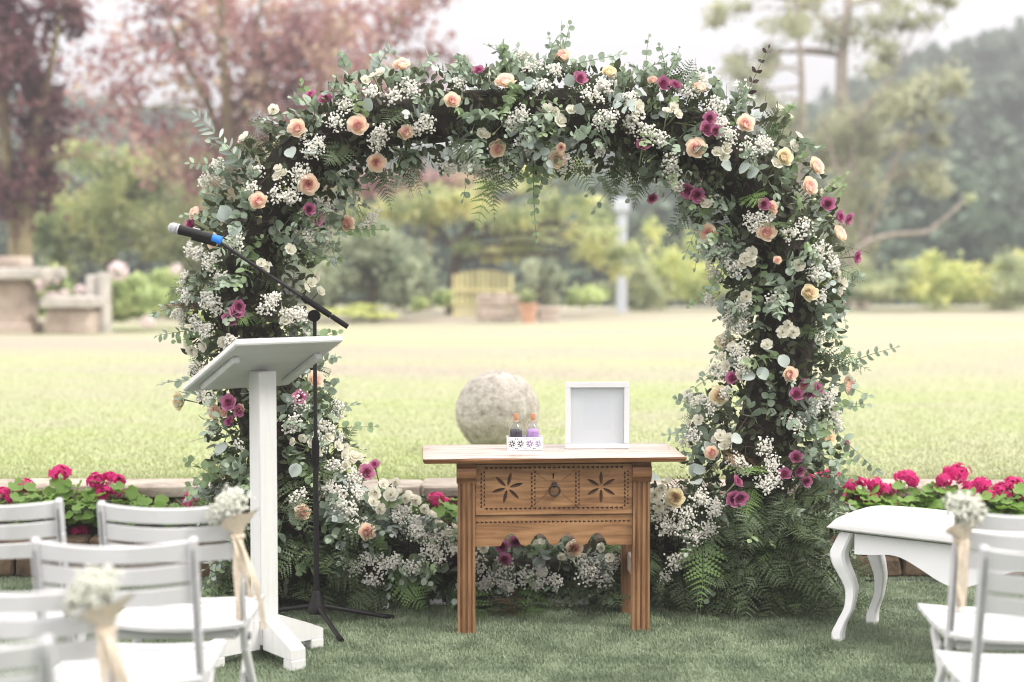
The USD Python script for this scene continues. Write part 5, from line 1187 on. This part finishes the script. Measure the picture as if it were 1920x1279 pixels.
# single broad silver leaves
for (px, py) in ((1385, 322), (1370, 312), (1400, 330), (1425, 690), (1440, 660), (1465, 665), (1415, 700), (435, 410), (450, 420), (420, 395), (545, 280), (570, 285), (690, 210), (985, 165), (1070, 165), (1310, 870), (1325, 880), (1390, 820), (1530, 330), (1240, 900), (650, 970), (480, 660), (500, 650), (560, 870), (430, 830), (800, 1060), (1300, 905), (1190, 870), (1130, 1040), (1085, 215)):
    q, n, i, _ = place(px, py, 1.0); d = unit(n * .3 + np.array([rng.normal(0, .6), -.2, rng.normal(-.2, .6)])); m_ = MB(); m_.inst(ROUND, (basis(d, unit(n + np.array([0, -.4, .5]) + rng.normal(0, .25, 3)))[0] * rng.uniform(.06, .085))[None], (q + n * .015)[None])
    obj('broad_leaf', lift(m_), 'eucalyptus_silver', arch, off=arch_o, smooth=True)

# blooms at the places the photograph shows
ROSES = [(755, 137), (563, 247), (672, 237), (762, 247), (848, 194), (948, 163), (1055, 121), (703, 297), (577, 343), (489, 379), (638, 412), (380, 405), (412, 455), (1305, 176), (1392, 240), (1305, 278), (1506, 354), (1436, 436), (1338, 434), (1560, 442),
         (1518, 318), (1477, 700), (1341, 850), (1575, 722), (572, 957), (691, 994), (1076, 1033), (415, 768), (933, 272), (1045, 290), (582, 713), (520, 700)]
CREAM = [(1510, 549), (1540, 822), (350, 748), (1140, 148), (1265, 933), (1356, 745), (1370, 645), (985, 1000), (1462, 300)]
MAUVE = [(589, 190), (615, 197), (898, 145), (1086, 157), (1240, 168), (1262, 172), (1326, 228), (1322, 246), (1338, 250), (575, 388), (585, 404), (1295, 350), (1313, 360), (1429, 384), (1540, 387), (1560, 412), (1576, 414), (449, 585), (437, 600), (452, 574), (437, 752),
         (456, 768), (440, 787), (557, 747), (1501, 716), (1487, 738), (1508, 737), (1522, 728), (1380, 712), (1485, 855), (1490, 880), (1465, 887), (1502, 900), (1378, 902), (1372, 932), (1384, 930), (683, 893), (696, 882), (943, 1030), (946, 1050), (966, 1024), (1205, 270),
         (1592, 483), (1574, 832), (1225, 358), (372, 424)]
MINI = [(1447, 396), (1445, 388), (1456, 488), (428, 772), (457, 765), (1500, 724), (1052, 272), (1222, 160)]
WHITE = [(1040, 212), (1026, 205), (1050, 226), (912, 250), (905, 247), (1070, 208), (1262, 205), (1250, 212), (1270, 218), (1197, 205), (1190, 214), (1343, 285), (1360, 280), (1356, 293), (650, 350), (656, 368), (1400, 482), (1411, 474), (1396, 492), (1412, 490), (1330, 378),
         (1322, 372), (1493, 497), (540, 465), (490, 492), (500, 500), (575, 528), (584, 518), (566, 540), (590, 545), (1562, 512), (1568, 530), (1564, 545), (1405, 555), (1475, 610), (1466, 622), (1484, 622), (548, 828), (565, 822), (580, 834), (640, 842), (656, 858), (672, 866),
         (682, 880), (648, 880), (1370, 822), (1356, 816), (1362, 834), (1345, 825), (535, 325), (522, 332), (525, 318), (362, 640), (378, 660), (390, 648), (370, 655), (700, 152), (688, 160), (714, 146), (1455, 212), (1470, 226), (1490, 262), (1480, 280), (1466, 298), (1450, 310),
         (740, 926), (755, 940), (728, 930), (990, 985), (1000, 1000), (530, 600), (1555, 732), (1362, 672), (1440, 645), (600, 830), (590, 850), (715, 910), (700, 925), (1230, 930), (735, 908), (762, 934), (775, 946), (792, 962), (806, 972), (822, 988), (838, 1004), (850, 996), (652, 868), (640, 856), (612, 822), (628, 838), (700, 940), (712, 955), (905, 1030), (925, 1018), (1010, 1024), (1052, 1045), (1125, 1030), (1140, 1045), (880, 1040), (1250, 905), (1242, 918), (1236, 950), (1380, 655), (1368, 690), (1395, 705), (1300, 800), (1318, 790), (425, 640), (1530, 365), (465, 265), (520, 215)]
def bloom(name, px, py, R, O, H, mo, mh, jit=.35, out=.012, face=.55):
    q, n, i, dd = place(px, py, 1.0); N = unit(n * .8 + np.array([0, -face, .25]) + rng.normal(0, jit, 3) * .6)
    q = q + n * out + (np.array([0, -.085, .01]) if py > 900 else 0); R = R * YA / FPX
    op = rng.uniform(.88, 1.12); O = [(n_, r_ * op, h_ * (1.45 - .45 * op), f_ * op, w_, p_) for n_, r_, h_, f_, w_, p_ in O]; H = H and [(n_, r_ * op, h_ * (1.45 - .45 * op), f_, w_, p_) for n_, r_, h_, f_, w_, p_ in H]
    p = obj(name, petals(rng, N, q, R, O), mo, arch, off=arch_o, smooth=True)
    if H: obj('heart', petals(rng, N, q, R, H), mh, p, off=arch_o, smooth=True)
    c = MB(); c.tube([q - N * R * .3, q - N * R * .8, q - N * .10 + np.array([0, 0, -.02])], [R * .34, .004, .002], 6); obj('stem', c, 'stem_green', p, off=arch_o, smooth=True)
for px, py in ROSES: bloom('rose', px, py, rng.uniform(12.4, 15.2), ROSE_O, ROSE_H, 'rose_outer', 'rose_heart', out=.034)
for px, py in CREAM: bloom('cream_rose', px, py, rng.uniform(13, 16), ROSE_O, ROSE_H, 'cream_outer', 'cream_heart', out=.032)
for px, py in MAUVE: bloom('mauve_lisianthus', px, py, rng.uniform(8.8, 11.8), LIS_O, LIS_H, 'mauve_outer', 'mauve_heart', jit=.6, out=.034)
for px, py in MINI: bloom('small_pink_rose', px, py, rng.uniform(6.5, 8.5), ROSE_O[:2], ROSE_H[:3], 'rose_outer', 'rose_heart', out=.026)
for px, py in WHITE:
    bloom('white_bloom', px, py, rng.uniform(6.4, 9.4), WHT, None, 'white_petal', None, jit=.7, out=.030)
# pale buds
for k in range(90):
    q, n, i = surf(rng, .1, (.95, 1.12)); m_ = MB(); d = unit(n + rng.normal(0, .5, 3)); B = basis(d, rng.normal(size=3))[0]
    s_ = trimesh.creation.icosphere(1, 1.0); m_.add((np.array(s_.vertices) * [.006, .011, .006]) @ B.T + q + d * .012, s_.faces); m_.tube([q - d * .05, q + d * .004], [.0012, .0015], 4, False)
    obj('bud', lift(m_), 'green_bud' if k % 3 else 'white_petal', arch, off=arch_o, smooth=True)
# baby's breath
GYP = [(700, 182), (742, 190), (600, 275), (585, 290), (700, 262), (715, 250), (795, 230), (780, 240), (975, 212), (960, 232), (985, 245), (1000, 130), (1035, 145), (980, 120), (1130, 170), (1110, 190), (1190, 222), (1210, 250), (1150, 226), (1130, 232), (1350, 232), (1362, 262),
       (1400, 285), (1422, 280), (1340, 205), (1380, 175), (1260, 300), (1238, 262), (1272, 340), (1265, 320), (1430, 420), (1412, 415), (1480, 440), (1500, 432), (1362, 470), (1380, 500), (1350, 500), (1522, 505), (1550, 500), (560, 332), (480, 352), (520, 362), (548, 368), (570, 440),
       (600, 430), (680, 410), (690, 395), (740, 330), (762, 320), (900, 315), (880, 305), (920, 320), (395, 340), (420, 325), (412, 312), (370, 470), (400, 490), (385, 480), (512, 560), (530, 592), (500, 575), (362, 562), (345, 592), (360, 600), (420, 520), (1390, 620), (1375, 640), (1400, 680),
       (1395, 655), (1320, 765), (1342, 772), (1305, 750), (1482, 790), (1522, 762), (1550, 765), (1540, 740), (1430, 842), (1442, 862), (1400, 872), (1380, 868), (1450, 900), (1430, 908), (1330, 950), (1312, 930), (1290, 962), (1350, 940), (1262, 1050), (1242, 1072), (1280, 1040), (560, 760),
       (540, 790), (600, 802), (560, 930), (640, 922), (620, 915), (690, 1042), (722, 1052), (700, 1072), (665, 1060), (740, 1040), (802, 1030), (832, 1012), (820, 1040), (930, 1076), (980, 1076), (955, 1090), (1022, 1060), (1095, 1055), (1090, 1075), (1110, 1062), (395, 620), (375, 610),
       (640, 945), (742, 972), (782, 982), (770, 1000), (620, 772), (430, 690), (400, 742), (385, 735), (1532, 470), (1560, 790), (1290, 180), (1310, 160), (1060, 290), (830, 300), (450, 460), (1240, 960), (1250, 990), (660, 930), (1340, 560), (1385, 600), (1395, 575), (560, 590), (410, 570), (1180, 190), (1020, 170), (860, 160), (770, 170), (650, 200), (620, 230), (660, 960), (680, 985), (760, 960), (790, 1000), (815, 1010), (845, 1030), (770, 1055), (900, 1050), (915, 1085), (1000, 1085), (1040, 1080), (1070, 1045), (1130, 1075), (1150, 1050), (950, 1055), (600, 830), (630, 870), (665, 900), (1260, 940), (1270, 985), (1330, 985), (1300, 1000), (1350, 700), (1365, 730), (1450, 560), (1530, 560), (350, 530), (395, 560), (440, 640), (380, 690), (1310, 820)]
def put_gyp(q, n, R, cnt):
    b, s_ = gyp(rng, q, n, R, cnt); p = obj('gypsophila_spray', lift(s_), 'stem_green', arch, off=arch_o); obj('blooms', lift(b), 'gypsophila', p, off=arch_o, kind='stuff', smooth=True)
for px, py in GYP:
    q, n, i, dd = place(px + rng.normal(0, 3), py + rng.normal(0, 3), 1.0); put_gyp(q + n * .012 + (np.array([0, -.03, 0]) if py > 900 else 0), n + rng.normal(0, .2, 3), rng.uniform(.044, .066), int(rng.integers(80, 125)))
for k in range(60):
    q, n, i = surf(rng, .45, (.85, 1.05)); put_gyp(q, n + rng.normal(0, .3, 3), rng.uniform(.032, .05), int(rng.integers(35, 60)))

# ------------------------------------------------------------------ geraniums in the planting bed
rg = np.random.default_rng(42)
def lobed(n=9):
    a = np.linspace(-2.75, 2.75, n); V = [(0, 0, 0)] + [(math.sin(t) * (.5 + .035 * (i % 2)), .30 + .5 * math.cos(t) * (1 + .06 * (i % 2)), .10 * (i % 2) + .10) for i, t in enumerate(a)]
    return np.array(V), np.array([[0, i + 1, i] for i in range(1, n)])
LOB = lobed(13)
def floret(rng, q, N, s):
    mb = MB(); Ms = []; a = np.array([0, 0, 1.0]) if abs(N[2]) < .9 else np.array([1.0, 0, 0]); X = unit(np.cross(a, N)); Y = np.cross(N, X)
    for k in range(5): t = k * 1.2566 + rng.uniform(0, .3); Ms.append(basis(unit(X * math.cos(t) + Y * math.sin(t) + N * .25), N)[0] * s)
    return np.array(Ms), np.repeat(q[None], 5, 0)
def head(rng, c, r, n):
    mb = MB(); u = unit(rng.normal(size=(n, 3))); u[:, 2] = np.abs(u[:, 2]) * rng.choice([1, 1, 1, -1], n)
    for d in u:
        Ms, Ps = floret(rng, c + d * r * rng.uniform(.55, 1.22) * np.array([1, 1, .75]), d, r * .52); mb.inst(PET, Ms, Ps)
    return mb
PET = leaf_tpl(lambda a: .36 * math.sin(math.pi * min(1, .1 + a * .86)) ** .8, 2, .2, .2)
def geranium(label, X, Y, heads, nleaf, seed, wid=.2, hgt=.30, zb=.19):
    r = np.random.default_rng(seed); o = np.array([X, Y, zb]); t = thing('geranium', label, 'flowering plant', o, group=None)
    st = MB(); hub = o + [0, 0, .06]
    for k in range(int(nleaf * 1.4)):
        u = r.normal(size=3) * [1, .7, .6]; u = unit(u); u[2] = abs(u[2]) * r.choice([1, 1, -.35]); q = o + np.array([u[0] * wid, u[1] * wid * .75 - .05, hgt * .50 + u[2] * hgt * .48]) * r.uniform(.75, 1.05)
        q[2] = max(q[2], .06)
        nrm = unit(np.array([u[0] * .5, u[1] * .4 - .35, .8]) + r.normal(0, .25, 3)); d = unit(np.array([u[0], u[1] - .3, -.25]) + r.normal(0, .3, 3))
        m_ = MB(); m_.inst(LOB, (basis(d, nrm)[0] * r.uniform(.050, .085))[None], q[None]); obj('leaf', m_, 'geranium_leaf', t, off=o, smooth=True)
        st.tube([hub + r.normal(0, .015, 3), (hub + q) / 2 + [0, 0, .02], q], [.003, .002, .0014], 4, False)
    for (px, py, rr) in heads:
        c = atY(px, py, Y - .02 + r.normal(0, .03)); st.tube([hub, (hub + c) / 2 + [0, -.01, .02], c], [.003, .0022, .0016], 5, False)
        obj('flower_head', head(r, c, rr * Y / FPX * 1.15, 26), 'geranium_petal', t, off=o, smooth=True)
    obj('stems', st, 'stem_green', t, off=o)
YG = 7.50
def gx(px): return atY(px, 950, YG)[0]
geranium('pink flowering geranium at the far left, behind the chair cut by the left edge', gx(30), YG, [(45, 913, 14), (20, 936, 10), (4, 925, 11)], 44, 1)
geranium('geranium with the tallest magenta head at left, between the two front left chairs', gx(118), YG, [(113, 889, 18), (148, 1000, 14)], 52, 2)
geranium('geranium with two pink heads above the back of the front left posy chair', gx(205), YG, [(182, 903, 15), (204, 897, 12), (224, 902, 11), (198, 925, 13), (218, 922, 11)], 50, 3)
geranium('small leafy geranium with one pink head between the posy chair and the arch', gx(350), YG, [(356, 940, 14)], 34, 4, wid=.15, hgt=.22)
geranium('geranium at left with yellow green leaves and no open flowers', gx(272), YG + .03, [], 26, 5, wid=.15, hgt=.2)
geranium('pink geranium in the gap left of the carved table', gx(812), YG - .05, [(818, 938, 14), (836, 945, 12)], 34, 6, wid=.15, hgt=.22)
geranium('pale pink and red geranium touching the right pillar of the arch', gx(1545), YG, [(1532, 893, 17), (1553, 908, 15), (1512, 906, 12), (1570, 928, 14), (1545, 925, 12), (1560, 890, 11)], 46, 7)
geranium('geranium with red blooms above the left end of the white bench', gx(1610), YG + .02, [(1598, 912, 16), (1617, 932, 15), (1580, 945, 14), (1592, 950, 12), (1612, 905, 11)], 46, 8)
geranium('geranium with two small pink heads in the middle behind the bench', gx(1668), YG, [(1640, 908, 13), (1662, 920, 13), (1680, 945, 12), (1636, 936, 12), (1648, 950, 11)], 48, 9)
geranium('geranium with a single magenta head behind the middle of the bench', gx(1722), YG + .03, [(1698, 895, 15), (1712, 902, 11)], 44, 10)
geranium('large magenta geranium rising behind the posy on the front right chair', gx(1790), YG, [(1795, 888, 19), (1772, 900, 13), (1760, 915, 11)], 46, 11)
geranium('bright magenta geranium right of the posy on the front right chair', gx(1838), YG - .02, [(1825, 920, 19), (1842, 908, 14), (1852, 930, 12)], 44, 12)
geranium('pink geranium at the far right edge behind the chairs', gx(1895), YG, [(1877, 920, 14), (1900, 910, 15), (1915, 928, 13), (1888, 932, 11)], 44, 13)

# ------------------------------------------------------------------ posies tied to the chair posts
def posy(label, P, seed, tail_side=1.0, R=.066):
    r = np.random.default_rng(seed); o = np.asarray(P, float); t = thing('chair_posy', label, 'posy', o)
    b, s_ = gyp(r, np.array([-.012 * tail_side, -.02, .032]), np.array([-.25 * tail_side, -.5, .8]), R, 460, size=.0062); b2, _s = gyp(r, np.array([-.055 * tail_side, -.03, .012]), np.array([-.8 * tail_side, -.5, .3]), R * .62, 150, size=.0058); b.add(*b2.mesh()); obj('stems', s_, 'stem_green', t); obj('blooms', b, 'posy_bloom', t, kind='stuff', smooth=True)
    n, mrow = 22, 7; V = []
    for j in range(mrow):
        a = j / (mrow - 1)
        for k in range(n):
            th = k / n * 2 * math.pi; rr = .012 + .040 * a ** 1.3 * (1 + .30 * math.sin(th * 2 + seed) * a + .14 * math.sin(th * 5 + seed) * a)
            V.append((rr * math.cos(th), -.02 + rr * math.sin(th) * .8 - .012 * a, -.058 + .062 * a + .026 * a * math.sin(th + 2.2) + .008 * a * math.sin(th * 3 + seed)))
    V = np.array(V) @ Rz(.2).T; k = np.arange(n); k2 = (k + 1) % n; F = []
    for j in range(mrow - 1): F += [np.stack([j * n + k, j * n + k2, (j + 1) * n + k2], 1), np.stack([j * n + k, (j + 1) * n + k2, (j + 1) * n + k], 1)]
    obj('burlap_wrap', (V, np.vstack(F)), 'burlap', t, smooth=True)
    def ribbon(pts, w, rot=0):
        s = spline(np.array(pts), 18); q = np.linspace(0, 1, 18); V = []
        for c, a in zip(s, q):
            th = rot + .9 * math.sin(a * 5 + seed); d = np.array([math.cos(th), math.sin(th), 0]) * w * (1 - .35 * a); V += [c - d / 2, c + d / 2]
        i = np.arange(17) * 2; return np.array(V), np.vstack([np.stack([i, i + 1, i + 3], 1), np.stack([i, i + 3, i + 2], 1)])
    for k, (dx, L, w) in enumerate(((.045, .20, .040), (.005, .27, .030), (.085, .30, .026))):
        mb = MB(); mb.add(*ribbon([(0, -.03, -.05), (dx * tail_side * .4, -.045, -.12), (dx * tail_side, -.04, -.05 - L)], w, .3 * k)); obj('ribbon_tail', mb, 'burlap', t, smooth=True)
    mb = MB(); a = np.linspace(0, 2 * np.pi, 13); mb.tube(np.stack([.019 * np.cos(a), -.012 + .020 * np.sin(a), 0 * a - .058], 1), .006, 6, False); obj('knot', mb, 'burlap', t, smooth=True)
def post_at(i, sd, z): L = CL[i]; return np.array([L[0] + sd * (CW / 2 - .011), L[1] + yb_at(z) - .03, z])
posy('white baby\'s breath posy in burlap tied to the front left chair beside the lectern', post_at(0, 1, .815) + [.008, 0, 0], 1, 1.0)
posy('blurred white posy with long burlap tails on the left chair in the third row', post_at(3, 1, .80) + [.010, 0, 0.015], 2, 1.0)
posy('white posy with hanging burlap tails tied to the front right chair before the bench', post_at(5, -1, .815) + [-.012, 0, .01], 3, -.2)
